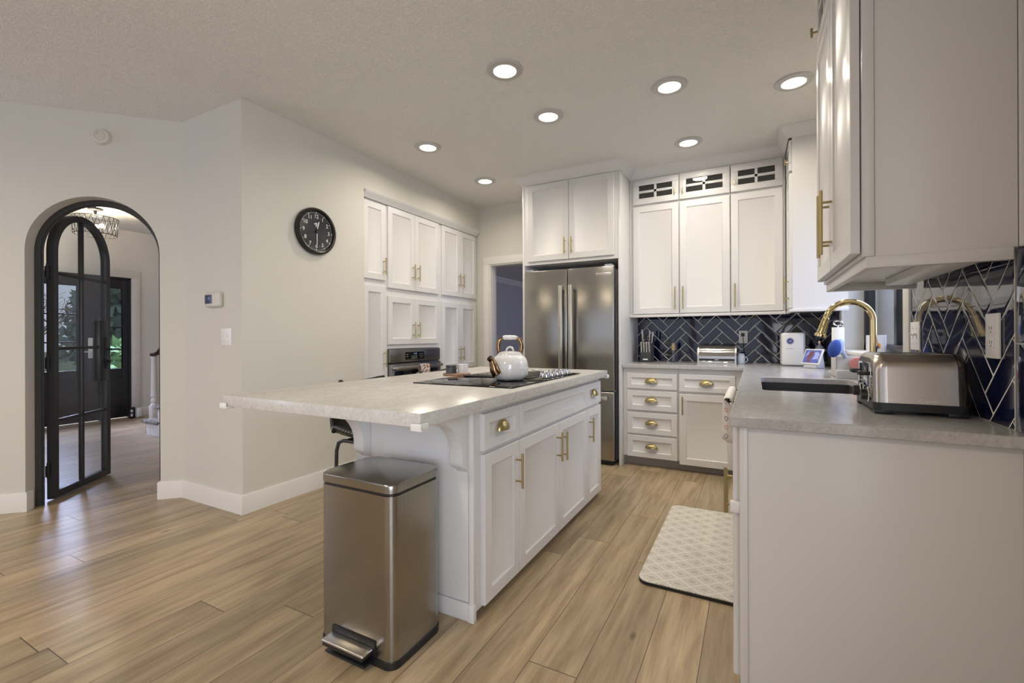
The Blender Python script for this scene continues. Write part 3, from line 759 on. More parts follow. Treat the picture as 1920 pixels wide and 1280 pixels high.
pantry_unit('double door tall pantry cabinet beside the back doorway', 3.977, 4.70,
            [(4.00, 4.343, 1.61, 2.365, 1, 1.795), (4.347, 4.685, 1.61, 2.365, -1, 1.795), (4.00, 4.343, 0.80, 1.535, 1, 0.965), (4.347, 4.685, 0.80, 1.535, -1, 0.965), (4.00, 4.343, 0.11, 0.76, 1, 0.6), (4.347, 4.685, 0.11, 0.76, -1, 0.6)])

ov = thing('wall_oven', 'stainless wall oven with black control panel built into the pantry wall', 'oven', (PX, 3.57, 0.3))
oy0, oy1 = 3.190, 3.950
build('oven_body', MB().box((PX - 0.5, oy0, 0.302), (PX + 0.004, oy1, 1.040)), M_steel, ov)
build('control_panel', MB().box((PX + 0.004, oy0, 0.915), (PX + 0.028, oy1, 1.038), 0.003), M_steel, ov)
dp = build('display_panel', MB().box((PX + 0.028, 3.40, 0.935), (PX + 0.031, 3.68, 1.008), 0.006), M_bglass, ov)
mb = text_mb('12:30', 0.022, face_px(PX + 0.0315, 3.54, 0.99), 0.0004); build('display_digits', mb, M_lcd, dp)
mb = MB()
for r, (z, ys) in enumerate(((0.985, (3.415, 3.43, 3.61, 3.63, 3.65)), (0.965, (3.415, 3.43, 3.49, 3.505, 3.52, 3.535, 3.55, 3.565, 3.61, 3.63, 3.65)), (0.948, (3.49, 3.505, 3.52, 3.535, 3.55, 3.565, 3.63)))):
    for y in ys: mb.box((PX + 0.031, y - 0.003, z - 0.0025), (PX + 0.0316, y + 0.003, z + 0.0025))
build('button_print', mb, M_white, dp)
od = build('oven_door', MB().box((PX + 0.004, oy0, 0.33), (PX + 0.035, oy1, 0.900), 0.004), M_steel, ov)
build('oven_window', MB().box((PX + 0.035, oy0 + 0.05, 0.40), (PX + 0.0365, oy1 - 0.05, 0.835), 0.001), M_bglass, od)
build('vent_gap', MB().box((PX + 0.004, oy0 + 0.01, 0.901), (PX + 0.02, oy1 - 0.01, 0.914)), M_black, ov)
mb = MB(); mb.box((PX + 0.075, oy0 + 0.03, 0.850), (PX + 0.09, oy1 - 0.03, 0.880), 0.006)
for y in (oy0 + 0.05, oy1 - 0.05): mb.box((PX + 0.035, y - 0.012, 0.853), (PX + 0.078, y + 0.012, 0.877), 0.003)
build('oven_handle', mb, M_steel2, od)

def towel_mesh(y0, y1, x_in, x_out, ztop, zfront, zback, wave=0.006, curl=0.0, n=14):
    """towel folded over a rail running along y"""
    mb = MB(); P = []
    prof = []
    for k in range(9): prof.append((x_out, zfront + (ztop - 0.012 - zfront) * k / 8))
    for k in range(1, 6): a = PI * k / 6; prof.append(((x_out + x_in) / 2 + (x_out - x_in) / 2 * math.cos(a), ztop - 0.012 + 0.012 * math.sin(a)))
    for k in range(7): prof.append((x_in, ztop - 0.012 - (ztop - 0.012 - zback) * k / 6))
    for j, (x, z) in enumerate(prof):
        row = []
        for i in range(n + 1):
            y = y0 + (y1 - y0) * i / n; amt = wave * min(1, (ztop - z) / 0.05)
            u = i / n; cu = curl * (1 - u / 0.16) ** 2 if (u < 0.16 and j < 9) else 0
            row.append((x + cu * min(1, (ztop - z) / 0.05) + (1 if j < 9 else 0) * amt * math.sin(i * 1.7 + 1), y, z))
        P.append(row)
    mb.grid(P); return mb
tw = build('tea_towel', towel_mesh(3.545, 3.695, PX + 0.068, PX + 0.097, 0.888, 0.66, 0.70), M_fabric_t, None, at=(PX + 0.08, 3.62, 0.88))
s_ = tw.modifiers.new('s', 'SOLIDIFY'); s_.thickness = 0.003
tag(tw, 'patterned pink and brown tea towel over the wall oven handle', 'towel')
noise_color(M_fabric_t, 55, (0.16, 0.07, 0.05), (0.72, 0.62, 0.56), lo=0.44, hi=0.52, detail=2)

# ---- fridge enclosure
FY = 4.04
fc = thing('fridge_cabinet', 'white cabinet surround with two doors above the refrigerator', 'cabinet', (-1.53, FY, 0))
build('side_panel', MB().box((-1.066, FY, 0), (-1.045, YB - 0.001, 2.64), 0.001), M_cab, fc)
build('side_panel', MB().box((-2.02, FY, 0), (-1.999, YB - 0.001, 2.64), 0.001), M_cab, fc)
build('carcass', MB().box((-1.999, FY + 0.002, 1.852), (-1.066, YB - 0.001, 2.715)), M_cab, fc)
for a, b, s in ((-1.955, -1.531, 1), (-1.527, -1.100, -1)):
    d = build('door', shaker(b - a, 2.622 - 1.882, face_py(a, FY, 1.882), DT), M_cab, fc)
    add_pull(d, 0.155, face_py((b - 0.032) if s > 0 else (a + 0.032), FY - DT, 2.003))

# ---- refrigerator
fr = thing('refrigerator', 'stainless french door refrigerator with bottom freezer drawer', 'refrigerator', (-1.53, 4.3, 0))
RX0, RX1, RF = -1.972, -1.092, 3.982
build('body', MB().box((RX0 + 0.01, RF + 0.075, 0.03), (RX1 - 0.008, YB - 0.02, 1.765), 0.004), M_greyplas, fr)
rs = -1.529
for a, b, s in ((RX0, rs - 0.003, 1), (rs + 0.003, RX1, -1)):
    d = build('door', MB().box((a, RF, 0.668), (b, RF + 0.065, 1.782), 0.006, seg=3), M_steel, fr)
    hx = (b - 0.045) if s > 0 else (a + 0.045)
    mb = MB(); mb.box((hx - 0.018, RF - 0.065, 0.80), (hx + 0.018, RF - 0.045, 1.625), 0.003)
    for z in (0.815, 1.60): mb.box((hx - 0.016, RF - 0.05, z - 0.015), (hx + 0.016, RF + 0.002, z + 0.015), 0.003)
    build('handle', mb, M_steel2, d)
    if s < 0:
        mb = MB(); mb.box((-1.255, RF - 0.0015, 1.70), (-1.112, RF + 0.001, 1.722), 0.0006); build('badge', mb, M_steel2, d)
d = build('freezer_drawer', MB().box((RX0, RF, 0.045), (RX1, RF + 0.065, 0.655), 0.006, seg=3), M_steel, fr)
mb = MB(); mb.box((RX0 + 0.06, RF - 0.062, 0.588), (RX1 - 0.05, RF - 0.042, 0.622), 0.004)
for x in (RX0 + 0.09, RX1 - 0.08): mb.box((x - 0.015, RF - 0.045, 0.59), (x + 0.015, RF + 0.002, 0.62), 0.003)
build('handle', mb, M_steel2, d)
for x in (RX0 + 0.05, RX1 - 0.05): build('hinge_cover', MB().box((x - 0.04, RF + 0.02, 1.782), (x + 0.03, RF + 0.12, 1.80), 0.004), M_greyplas, fr)
build('toe_grille', MB().box((RX0 + 0.02, RF + 0.03, 0.0), (RX1 - 0.02, RF + 0.08, 0.042)), M_black, fr)

# ---- back base run
BY = 4.11
def base_box(t, x0, x1, y0, y1, toe_y=None):
    mb = MB(); mb.box((x0, y0, 0.085), (x1, y1, 0.873)); build('carcass', mb, M_cab, t)
    build('toe_kick', MB().box((x0, y0 + 0.055, 0.0), (x1, y0 + 0.07, 0.085)), M_toe, t)
t = thing('base_cabinet', 'base cabinet of four stacked drawers with brass cup pulls beside the refrigerator', 'cabinet', (-0.79, BY + 0.3, 0), group='base cabinets on the back wall')
base_box(t, -1.043, -0.571, BY, YB - 0.002)
for z0, z1 in ((0.690, 0.824), (0.500, 0.673), (0.292, 0.480), (0.085, 0.275)):
    d = build('drawer', shaker(0.425, z1 - z0, face_py(-1.005, BY, z0), DT, st=0.045), M_cab, t)
    build('cup_pull', cup_pull(face_py(-0.793, BY - DT + 0.002, (z0 + z1) / 2 + 0.005), w=0.105, h=0.038), M_brass, d)
t = thing('base_cabinet', 'base cabinet with one cup pull drawer over a tall door in the corner', 'cabinet', (-0.35, BY + 0.3, 0), group='base cabinets on the back wall')
base_box(t, -0.569, -0.045, BY, YB - 0.002)
d = build('drawer', shaker(0.430, 0.146, face_py(-0.562, BY, 0.682), DT, st=0.045), M_cab, t)
build('cup_pull', cup_pull(face_py(-0.347, BY - DT + 0.002, 0.76), w=0.105, h=0.038), M_brass, d)
d = build('door', shaker(0.430, 0.600, face_py(-0.562, BY, 0.062), DT), M_cab, t)
add_pull(d, 0.155, face_py(-0.532, BY - DT, 0.565))

# ---- right base run (front faces at x = -0.045)
SX = -0.040
t = thing('base_cabinet', 'end base cabinet with a plain side panel facing the camera', 'cabinet', (0.27, 1.9, 0), group='base cabinets under the sink run')
mb = MB(); mb.box((SX, 1.588, 0.0), (XR - 0.001, 2.20, 0.873)); build('carcass', mb, M_cab, t)
mb = MB(); mb.box((SX + 0.002, 1.570, 0.0), (XR - 0.018, 1.588, 0.873), 0.001); ep = build('end_panel', mb, M_cab, t)
mb = MB(); mb.box((SX - 0.0, 1.5655, 0), (SX + 0.022, 1.5705, 0.873), 0.0015); build('stile', mb, M_cab, t)
for a, b, s in ((1.60, 1.885, 1), (1.89, 2.185, -1)):
    d = build('door', shaker(b - a, 0.78, face_mx(SX, b, 0.085), DT), M_cab, t)
    add_pull(d, 0.165, face_mx(SX - DT, (b - 0.035) if s > 0 else (a + 0.035), 0.585 if s > 0 else 0.56))
mb = MB(); mb.box((SX - 0.028, 1.578, 0.60), (SX + 0.004, 1.596, 0.635), 0.003); build('child_lock', mb, M_white, t)
t = thing('base_cabinet', 'sink base cabinet under the sink with double doors behind the towel', 'cabinet', (0.27, 2.8, 0), group='base cabinets under the sink run')
mb = MB(); mb.box((SX, 2.202, 0.0), (SX + 0.018, 3.35, 0.873)); mb.box((SX, 2.202, 0.0), (XR - 0.001, 2.22, 0.873)); mb.box((SX, 3.332, 0.0), (XR - 0.001, 3.35, 0.873)); mb.box((SX, 2.22, 0.08), (XR - 0.001, 3.332, 0.10)); build('carcass', mb, M_cab, t)
for a, b, s in ((2.215, 2.77, 1), (2.775, 3.335, -1)):
    d = build('door', shaker(b - a, 0.78, face_mx(SX, b, 0.085), DT), M_cab, t)
    add_pull(d, 0.165, face_mx(SX - DT, (b - 0.035) if s > 0 else (a + 0.035), 0.56))
t = thing('base_cabinet', 'blind corner base cabinet between the sink base and back wall run', 'cabinet', (0.27, 3.8, 0), group='base cabinets under the sink run')
mb = MB(); mb.box((SX, 3.352, 0.0), (XR - 0.001, YB - 0.002, 0.873)); build('carcass', mb, M_cab, t)
d = build('door', shaker(0.66, 0.78, face_mx(SX, 4.03, 0.085), DT), M_cab, t)

# ---- perimeter worktop with sink cut-out
CZ0, CZ1 = 0.875, 0.905
SK = (0.035, 0.470, 2.365, 3.125)      # sink opening x0,x1,y0,y1
def slab_with_hole(outer, hole, z0, z1, rh=0.03):
    mb = MB(); bm = mb.bm
    hx0, hx1, hy0, hy1 = hole; hp = []
    for cx, cy, a0 in ((hx1 - rh, hy1 - rh, 0), (hx0 + rh, hy1 - rh, 90), (hx0 + rh, hy0 + rh, 180), (hx1 - rh, hy0 + rh, 270)):
        for k in range(5): a = math.radians(a0 + 90 * k / 4); hp.append((cx + rh * math.cos(a), cy + rh * math.sin(a)))
    for z, flip in ((z1, 0), (z0, 1)):
        eo = []; 
        for ring in (outer, hp):
            vs = [bm.verts.new((x, y, z)) for x, y in ring]
            eo += [bm.edges.new((vs[i], vs[(i + 1) % len(vs)])) for i in range(len(vs))]
        bmesh.ops.triangle_fill(bm, use_beauty=True, edges=eo)
    for ring in (outer, hp):
        for i in range(len(ring)):
            p, q = ring[i], ring[(i + 1) % len(ring)]
            bm.faces.new([bm.verts.new(v) for v in ((p[0], p[1], z0), (q[0], q[1], z0), (q[0], q[1], z1), (p[0], p[1], z1))])
    bmesh.ops.remove_doubles(bm, verts=bm.verts[:], dist=1e-5); bmesh.ops.recalc_face_normals(bm, faces=bm.faces[:])
    return mb
outer = [(-0.067, 1.545), (XR - 0.0005, 1.545), (XR - 0.0005, YB - 0.0005), (-1.044, YB - 0.0005), (-1.044, 4.072), (-0.067, 4.072)]
wt = build('worktop', slab_with_hole(outer, SK, CZ0 - 0.002, CZ1), M_quartz2, None, at=(0.3, 2.8, CZ0))
bv = wt.modifiers.new('b', 'BEVEL'); bv.width = 0.003; bv.segments = 2; bv.limit_method = 'ANGLE'; bv.angle_limit = math.radians(60)
tag(wt, 'L shaped grey quartz worktop running along back wall and sink wall', 'countertop')
# sink
sx0, sx1, sy0, sy1 = SK
sk = thing('sink', 'dark composite undermount sink in the worktop below the window', 'sink', ((sx0 + sx1) / 2, (sy0 + sy1) / 2, 0.68))
mb = MB(); e = 0.006; tk = 0.008
mb.box((sx0 - e, sy0 - e, 0.69), (sx1 + e, sy1 + e, 0.698)); mb.box((sx0 - e, sy0 - e, 0.698), (sx0 - e + tk, sy1 + e, 0.872)); mb.box((sx1 + e - tk, sy0 - e, 0.698), (sx1 + e, sy1 + e, 0.872))
mb.box((sx0 - e + tk, sy0 - e, 0.698), (sx1 + e - tk, sy0 - e + tk, 0.872)); mb.box((sx0 - e + tk, sy1 + e - tk, 0.698), (sx1 + e - tk, sy1 + e, 0.872))
M_sink = mat('dark_composite', (0.045, 0.045, 0.047), 0.45, bump=(300, 0.2, 0.001))
build('basin', mb, M_sink, sk)
build('drain', MB().cyl((0.26, 2.75, 0.698), (0.26, 2.75, 0.702), 0.045, n=24), M_chrome, sk)

# ---- wall cabinets on the back wall
UY = 4.38
def glass_door(x0, x1, z0, z1, M, t, knob_side):
    """small door with four panes"""
    w, h = x1 - x0, z1 - z0; mb = MB(); st = 0.055; mun = 0.022
    mb.box((0, 0, 0), (w, st, DT), 0.0015, M); mb.box((0, h - st, 0), (w, h, DT), 0.0015, M)
    mb.box((0, st, 0), (st, h - st, DT), 0.0015, M); mb.box((w - st, st, 0), (w, h - st, DT), 0.0015, M)
    mb.box((w / 2 - mun / 2, st, 0), (w / 2 + mun / 2, h - st, DT - 0.002), 0.001, M); mb.box((st, h / 2 - mun / 2, 0), (w - st, h / 2 + mun / 2, DT - 0.002), 0.001, M)
    d = build('glass_door', mb, M_cab, t)
    build('pane', MB().box((st, st, 0.004), (w - st, h - st, 0.008), 0, M), M_plug, d)
    kx = w - 0.028 if knob_side > 0 else 0.028
    mb = MB(); mb.cyl(M @ Vector((kx, 0.075, DT)), M @ Vector((kx, 0.075, DT + 0.02)), 0.004, n=10); mb.cyl(M @ Vector((kx, 0.055, DT + 0.022)), M @ Vector((kx, 0.095, DT + 0.022)), 0.005, n=10)
    build('knob', mb, M_brass, d)
ucabs = (('wall cabinet with glazed top door nearest the refrigerator', -1.043, -0.596, -1.008, 1),
         ('middle wall cabinet with a glazed top door on the back wall', -0.594, -0.176, -0.590, -1),
         ('right wall cabinet with glazed top door next to the inside corner', -0.174, 0.234, -0.170, -1))
for label, x0, x1, dx0, s in ucabs:
    t = thing('wall_cabinet', label, 'cabinet', ((x0 + x1) / 2, UY + 0.15, 1.34), group='wall cabinets above the back worktop')
    build('carcass', MB().box((x0, UY, 1.352), (x1, YB - 0.001, 2.715)), M_cab, t)
    build('light_rail', MB().box((x0, UY - 0.022, 1.330), (x1, UY + 0.0, 1.354), 0.002), M_cab, t)
    dx1 = x1 - 0.004 if s > 0 else x1 - 0.004
    if x1 > 0: dx1 = 0.215
    d = build('door', shaker(dx1 - dx0, 2.372 - 1.360, face_py(dx0, UY, 1.360), DT), M_cab, t)
    add_pull(d, 0.205, face_py((dx1 - 0.028) if s > 0 else (dx0 + 0.030), UY - DT, 1.498))
    glass_door(dx0, dx1, 2.392, 2.622, face_py(dx0, UY, 2.392), t, s)
# corner cabinet on the right wall
t = thing('wall_cabinet', 'wall cabinet on the window wall in the far corner, side panel showing', 'cabinet', (0.42, 4.2, 1.34))
CX = 0.258
build('carcass', MB().box((CX, 4.0, 1.352), (XR - 0.001, UY - 0.001, 2.715)), M_cab, t)
build('carcass', MB().box((CX, UY - 0.001, 1.352), (XR - 0.001, YB - 0.001, 2.715)), M_cab, t)
mb = MB(); mb.box((CX - 0.02, 3.985, 1.330), (XR - 0.001, 4.0, 1.354), 0.002); mb.box((CX - 0.02, 4.0, 1.330), (CX, 4.36, 1.354), 0.002); build('light_rail', mb, M_cab, t)
d = build('door', shaker(0.335, 2.372 - 1.360, face_mx(CX, 4.345, 1.360), DT), M_cab, t)
add_pull(d, 0.205, face_mx(CX - DT, 4.04, 1.498))
glass_door(0, 0.335, 2.392, 2.622, face_mx(CX, 4.345, 2.392), t, 1)

# ---- near wall cabinet on the right wall
NX = 0.272
t = thing('wall_cabinet', 'large near wall cabinet with brass pulls above the toaster', 'cabinet', (0.43, 2.0, 1.34))
build('carcass', MB().box((NX, 1.612, 1.372), (XR - 0.001, 2.40, 2.715)), M_cab, t)
mb = MB(); mb.box((NX + 0.028, 1.600, 1.372), (XR - 0.015, 1.612, 2.715), 0.001); build('side_panel', mb, M_cab, t)
mb = MB(); mb.box((NX, 1.596, 1.372), (NX + 0.027, 1.612, 2.715), 0.002); mb.box((XR - 0.013, 1.598, 1.372), (XR - 0.001, 1.612, 2.715), 0.002); build('stile', mb, M_cab, t)
mb = MB()
for a, b in (((NX + 0.008, 1.600, 1.340), (XR - 0.022, 1.622, 1.3725)), ((NX + 0.008, 1.622, 1.340), (NX + 0.028, 2.395, 1.3725)), ((NX + 0.028, 2.372, 1.340), (XR - 0.022, 2.395, 1.3725))): mb.box(a, b, 0.002)
build('light_rail', mb, M_cab, t)
for a, b, s in ((1.616, 1.998, 1), (2.002, 2.395, -1)):
    d = build('door', shaker(b - a, 2.372 - 1.385, face_mx(NX - 0.003, b, 1.385), DT + 0.002), M_cab, t)
    add_pull(d, 0.23, face_mx(NX - DT - 0.004, (b - 0.035) if s > 0 else (a + 0.035), 1.555))
for a, b, s in ((1.616, 1.998, 1), (2.002, 2.395, -1)):
    glass_door(0, b - a, 2.392, 2.70, face_mx(NX - 0.003, b, 2.392), t, s)
# under-cabinet light fixture
t = thing('under_cabinet_light', 'white under cabinet light strip below the near wall cabinet', 'light', (0.5, 2.0, 1.36))
build('housing', MB().box((0.455, 1.64, 1.345), (0.535, 2.26, 1.3715), 0.003), M_white, t)
build('lens', MB().box((0.537, 1.65, 1.352), (0.556, 2.25, 1.3715), 0.003), M_chrome, t)

# ---- island
IX0, IX1, IY0, IY1 = -1.645, -1.0, 1.560, 3.235
t = thing('kitchen_island', 'white kitchen island base with shaker doors, brass pulls and corbels', 'kitchen island', (-1.32, 2.4, 0))
mb = MB(); mb.box((IX0, IY0, 0.0), (IX1 - 0.075, IY1, 0.858)); mb.box((IX1 - 0.075, IY0, 0.035), (IX1, IY1, 0.858)); build('carcass', mb, M_cab, t)
build('end_panel', MB().box((IX0, IY0 - 0.014, 0.075), (IX1 - 0.024, IY0, 0.858), 0.001), M_cab, t)
build('corner_post', MB().box((IX1 - 0.020, IY0 - 0.018, 0.0), (IX1 + 0.003, IY0 + 0.002, 0.858), 0.002), M_cab, t)
mb = MB(); mb.box((IX0 - 0.004, IY0 - 0.020, 0), (IX1 - 0.022, IY0, 0.072), 0.003); mb.box((IX1 - 0.022, IY0 - 0.024, 0), (IX1 + 0.006, IY0, 0.072), 0.003); build('plinth', mb, M_cab, t)
for a, b, za, zb, s, hz in ((1.604, 1.918, 0.042, 0.663, 1, 0.530), (1.924, 2.416, 0.042, 0.663, 1, 0.535), (2.420, 2.905, 0.042, 0.663, -1, 0.525), (2.910, 3.215, 0.042, 0.663, -1, 0.528)):
    d = build('door', shaker(b - a, zb - za, face_px(IX1, a, za), DT), M_cab, t)
    add_pull(d, 0.160, face_px(IX1 + DT, (b - 0.035) if s > 0 else (a + 0.035), hz))
for a, b, cup in ((1.602, 1.918, 1.715), (1.924, 2.905, None), (2.910, 3.215, 3.045)):
    d = build('drawer', shaker(b - a, 0.832 - 0.680, face_px(IX1, a, 0.680), DT, st=0.05), M_cab, t)
    if cup: build('cup_pull', cup_pull(face_px(IX1 + DT - 0.002, (a + b) / 2, 0.760), w=0.095, h=0.042), M_brass, d)
def corbel(x0, x1):
    D, Hh = 0.235, 0.255
    pts = [(0, 0), (D, 0), (D, -0.022), (D - 0.018, -0.028)]
    for k in range(1, 9):       # concave quarter
        a = PI / 2 * k / 8; pts.append((D - 0.018 - (D - 0.066) * math.sin(a), -0.028 - (Hh - 0.10) * (1 - math.cos(a))))
    x_, z_ = pts[-1]
    pts += [(x_ + 0.002, -Hh + 0.05)]
    for k in range(1, 6): a = PI / 2 * k / 5; pts.append((x_ + 0.002 - 0.03 * (1 - math.cos(a)), -Hh + 0.05 - 0.03 * math.sin(a)))
    pts += [(0.02, -Hh + 0.018), (0.0, -Hh)]
    M = Matrix(((0, 0, 1, 0), (-1, 0, 0, IY0 - 0.014), (0, 1, 0, 0.858), (0, 0, 0, 1)))
    mb = MB(); mb.prism(pts, x0, x1, M, 0.002); return mb
build('corbel', corbel(-1.078, -1.020), M_cab, t); build('corbel', corbel(-1.615, -1.555), M_cab, t)
# island top
it = build('worktop', MB().box((-2.022, 1.150, 0.859), (-0.943, 3.262, 0.905), 0.003), M_quartz, None, at=(-1.48, 2.2, 0.86))
tag(it, 'pale quartz island top with a deep overhang and thick edge', 'countertop')
# corner guards
def guard(x, y, sx, sy, label):
    mb = MB(); z = 0.872
    # grips the lower edge of the slab corner: two short arms below and outside
    mb.box((min(x, x - sx * 0.034), min(y + sy * 0.001, y + sy * 0.010), z - 0.022), (max(x + sx * 0.010, x - sx * 0.034), max(y + sy * 0.001, y + sy * 0.010), z + 0.002), 0.004)
    mb.box((min(x + sx * 0.001, x + sx * 0.010), min(y + sy * 0.010, y - sy * 0.034), z - 0.022), (max(x + sx * 0.001, x + sx * 0.010), max(y + sy * 0.010, y - sy * 0.034), z + 0.002), 0.004)
    mb.box((min(x + sx * 0.010, x - sx * 0.034), min(y + sy * 0.010, y - sy * 0.034), z - 0.023), (max(x + sx * 0.010, x - sx * 0.034), max(y + sy * 0.010, y - sy * 0.034), z - 0.014), 0.003)
    o = build('corner_guard', mb, M_white, None, at=(x, y, z)); tag(o, label, 'corner guard', 'corner guards on the island top')
guard(-0.943, 1.150, 1, -1, 'white plastic corner guard on the island corner above the trash can')
guard(-2.022, 1.150, -1, -1, 'white plastic corner guard on the leftmost island corner')
guard(-0.943, 3.262, 1, 1, 'white plastic corner guard on the island corner near the refrigerator')

# ================================================================== OBJECTS
# ---- recessed ceiling lights
cl = thing('ceiling_light', 'x', 'ceiling light', (-1.285, 2.346, CEIL), group='recessed ceiling lights')
mb = MB().lathe([(0.066, -0.003), (0.068, -0.012), (0.100, -0.010), (0.107, -0.004), (0.107, 0.0)], (-1.285, 2.346, CEIL), close=False); build('trim_ring', mb, mat('lamp_trim', (0.50, 0.49, 0.47), 0.35), cl)
mb = MB().lathe([(0.0, -0.006), (0.066, -0.006), (0.067, -0.001), (0.0, -0.001)], (-1.285, 2.346, CEIL)); build('diffuser', mb, M_disc, cl)
ll = bpy.data.lights.new('can_light', 'AREA'); ll.shape = 'DISK'; ll.size = 0.13; ll.energy = 7.6; ll.color = (1.0, 0.925, 0.79); ll.spread = math.radians(165)
lo = bpy.data.objects.new('can_light', ll); COL.objects.link(lo); lo.parent = cl; lo.location = (0, 0, -0.016)
lights = [(-1.285, 2.346, 'largest, nearest recessed light over the near end of the island'),
          (-1.283, 2.981, 'recessed light over the middle of the island'),
          (-2.365, 2.993, 'recessed light nearer the wall clock, in front of the pantry cabinets'),
          (-2.375, 3.915, 'small recessed light near the back doorway'),
          (-0.461, 2.985, 'recessed light over the walkway, left of the sink light'),
          (-0.461, 3.920, 'recessed light in front of the back wall cabinets'),
          (0.223, 3.298, 'recessed light over the sink beside the near wall cabinet')]
for i, (x, y, lab) in enumerate(lights):
    o = cl if i == 0 else copy_tree(cl)
    o.matrix_local = Matrix.Translation((x, y, CEIL)); o['label'] = lab

# ---- smoke detector, thermostat, switches, outlets
MW = basis(apt(0.479, 0, 2.550), -DA, (0, 0, 1))     # on the arch wall, z outward
sd = thing('smoke_detector', 'round white smoke detector high on the wall above the arched door', 'smoke detector', apt(0.479, 0, 2.55))
build('body', MB().lathe([(0.0, 0.030), (0.035, 0.030), (0.050, 0.024), (0.056, 0.012), (0.058, 0.0)], n=40, M=MW), M_ivory, sd)
build('vent', MB().lathe([(0.030, 0.0305), (0.032, 0.033), (0.034, 0.0305)], n=40, M=MW, close=False), M_ivory, sd)
build('indicator', MB().ball(MW @ Vector((-0.012, 0.010, 0.030)), 0.0025, n=8), M_black, sd)

TY = 1.804
th = thing('thermostat', 'white wall thermostat with a small blue lit display', 'thermostat', (-3.245, TY, 1.41))
build('body', MB().box((-3.330, TY - 0.030, 1.362), (-3.158, TY, 1.462), 0.010, seg=3), M_ivory, th)
build('display', MB().box((-3.322, TY - 0.032, 1.385), (-3.242, TY - 0.0295, 1.445), 0.001), M_lcdbg, th)
build('display_digits', text_mb('70', 0.022, face_py(-3.275, TY - 0.0325, 1.418), 0.0003), M_lcd, th)

def wall_plate(name, label, cat, M, w, h, kind, group=None):
    """local: x width, y up, z outward; centred"""
    o0 = M @ Vector((0, 0, 0)); t = thing(name, label, cat, o0, group=group)
    build('cover_plate', MB().box((-w / 2, -h / 2, 0), (w / 2, h / 2, 0.006), 0.002, M), M_white, t)
    if kind == 'toggle2' or kind == 'toggle1':
        for x in ((-0.023, 0.023) if kind == 'toggle2' else (0.0,)):
            mb = MB(); mb.box((x - 0.005, -0.011, 0.006), (x + 0.005, 0.011, 0.0075), 0, M)
            mb.box((x - 0.004, -0.004, 0.0), (x + 0.004, 0.004, 0.020), 0.002, M @ Matrix.Rotation(-0.5, 4, 'X')); build('toggle', mb, M_white, t)
            mb = MB()
        for x in ((-0.023, 0.023) if kind == 'toggle2' else (0.0,)):
            for y in (-0.03, 0.03): build('screw', MB().cyl(M @ Vector((x, y, 0.005)), M @ Vector((x, y, 0.0068)), 0.003, n=8), M_steel2, t)
    else:
        for y in (0.0195, -0.0195):
            f = build('socket', MB().box((-0.017, y - 0.0145, 0.006), (0.017, y + 0.0145, 0.008), 0.0015, M), M_white, t)
            mb = MB(); mb.box((-0.0075, y - 0.002, 0.0078), (-0.0055, y + 0.007, 0.0084), 0, M); mb.box((0.0055, y - 0.002, 0.0078), (0.0075, y + 0.007, 0.0084), 0, M)
            mb.cyl(M @ Vector((0, y - 0.008, 0.0078)), M @ Vector((0, y - 0.008, 0.0084)), 0.0022, n=8); build('slots', mb, M_black, f)
    return t
wall_plate('light_switch', 'double toggle light switch plate below the thermostat', 'light switch', face_py(-3.122, TY, 1.158), 0.115, 0.115, 'toggle2')
wall_plate('light_switch', 'white toggle switch plate on dark tile at the window side', 'light switch', face_mx(XR - 0.0095, 2.432, 1.148), 0.115, 0.115, 'toggle2')
wall_plate('outlet', 'white double outlet on the dark tile above the toaster', 'outlet', face_mx(XR - 0.0095, 1.745, 1.148), 0.08, 0.125, 'outlet')
bo = wall_plate('outlet', 'white outlet on the back wall tile with a black plug in it', 'outlet', face_py(-0.086, YB - 0.0085, 1.142), 0.072, 0.115, 'outlet')
mb = MB(); mb.box((-0.103, YB - 0.040, 1.148), (-0.073, YB - 0.016, 1.178), 0.004)
mb.tube([(-0.088, YB - 0.036, 1.15), (-0.086, YB - 0.040, 1.12), (-0.082, YB - 0.034, 1.06), (-0.080, YB - 0.022, 1.0), (-0.076, YB - 0.016, 0.94), (-0.070, YB - 0.018, 0.911)], 0.003, n=8)
tag(build('power_cord', mb, M_black, None, at=(-0.086, YB - 0.02, 1.0)), 'black plug and cord hanging from the back wall outlet', 'cord')
mb = MB(); pts = [(-0.075, YB - 0.016, 1.352), (-0.055, YB - 0.028, 1.330), (-0.02, YB - 0.034, 1.318), (0.012, YB - 0.034, 1.314), (0.022, YB - 0.030, 1.322), (0.005, YB - 0.026, 1.332), (-0.01, YB - 0.020, 1.352)]
tag(build('loose_cable', mb.tube(pts, 0.0035, n=8), M_brass, None, at=(0, YB - 0.02, 1.33)), 'short yellow cable loop hanging below the back wall cabinets', 'cable')

# ---- wall clock
ck = thing('wall_clock', 'round black wall clock with white numerals', 'clock', (XL, 2.362, 1.957))
CK = face_px(XL, 2.362, 1.957)
R_ = 0.178
build('case', MB().lathe([(0, 0.0), (R_ - 0.004, 0.0), (R_, 0.006), (R_, 0.022), (R_ - 0.006, 0.036), (R_ - 0.016, 0.042), (R_ - 0.026, 0.038), (R_ - 0.030, 0.024)], n=72, M=CK, close=False), mat('dark_bronze_case', (0.035, 0.032, 0.028), 0.25, 0.6), ck)
face = build('dial', MB().lathe([(0, 0.022), (R_ - 0.029, 0.022), (R_ - 0.029, 0.016), (0, 0.016)], n=64, M=CK), mat('clock_dial', (0.022, 0.023, 0.030), 0.16, coat=0.6), ck)
M_num = mat('numeral_white', (0.80, 0.79, 0.74), 0.5)
for k in range(1, 13):
    a = PI / 2 - k * PI / 6
    build('numeral', text_mb(str(k), 0.040, CK @ Matrix.Translation((0.112 * math.cos(a), 0.112 * math.sin(a), 0.0225)), 0.0002), M_num, face)
mb = MB()
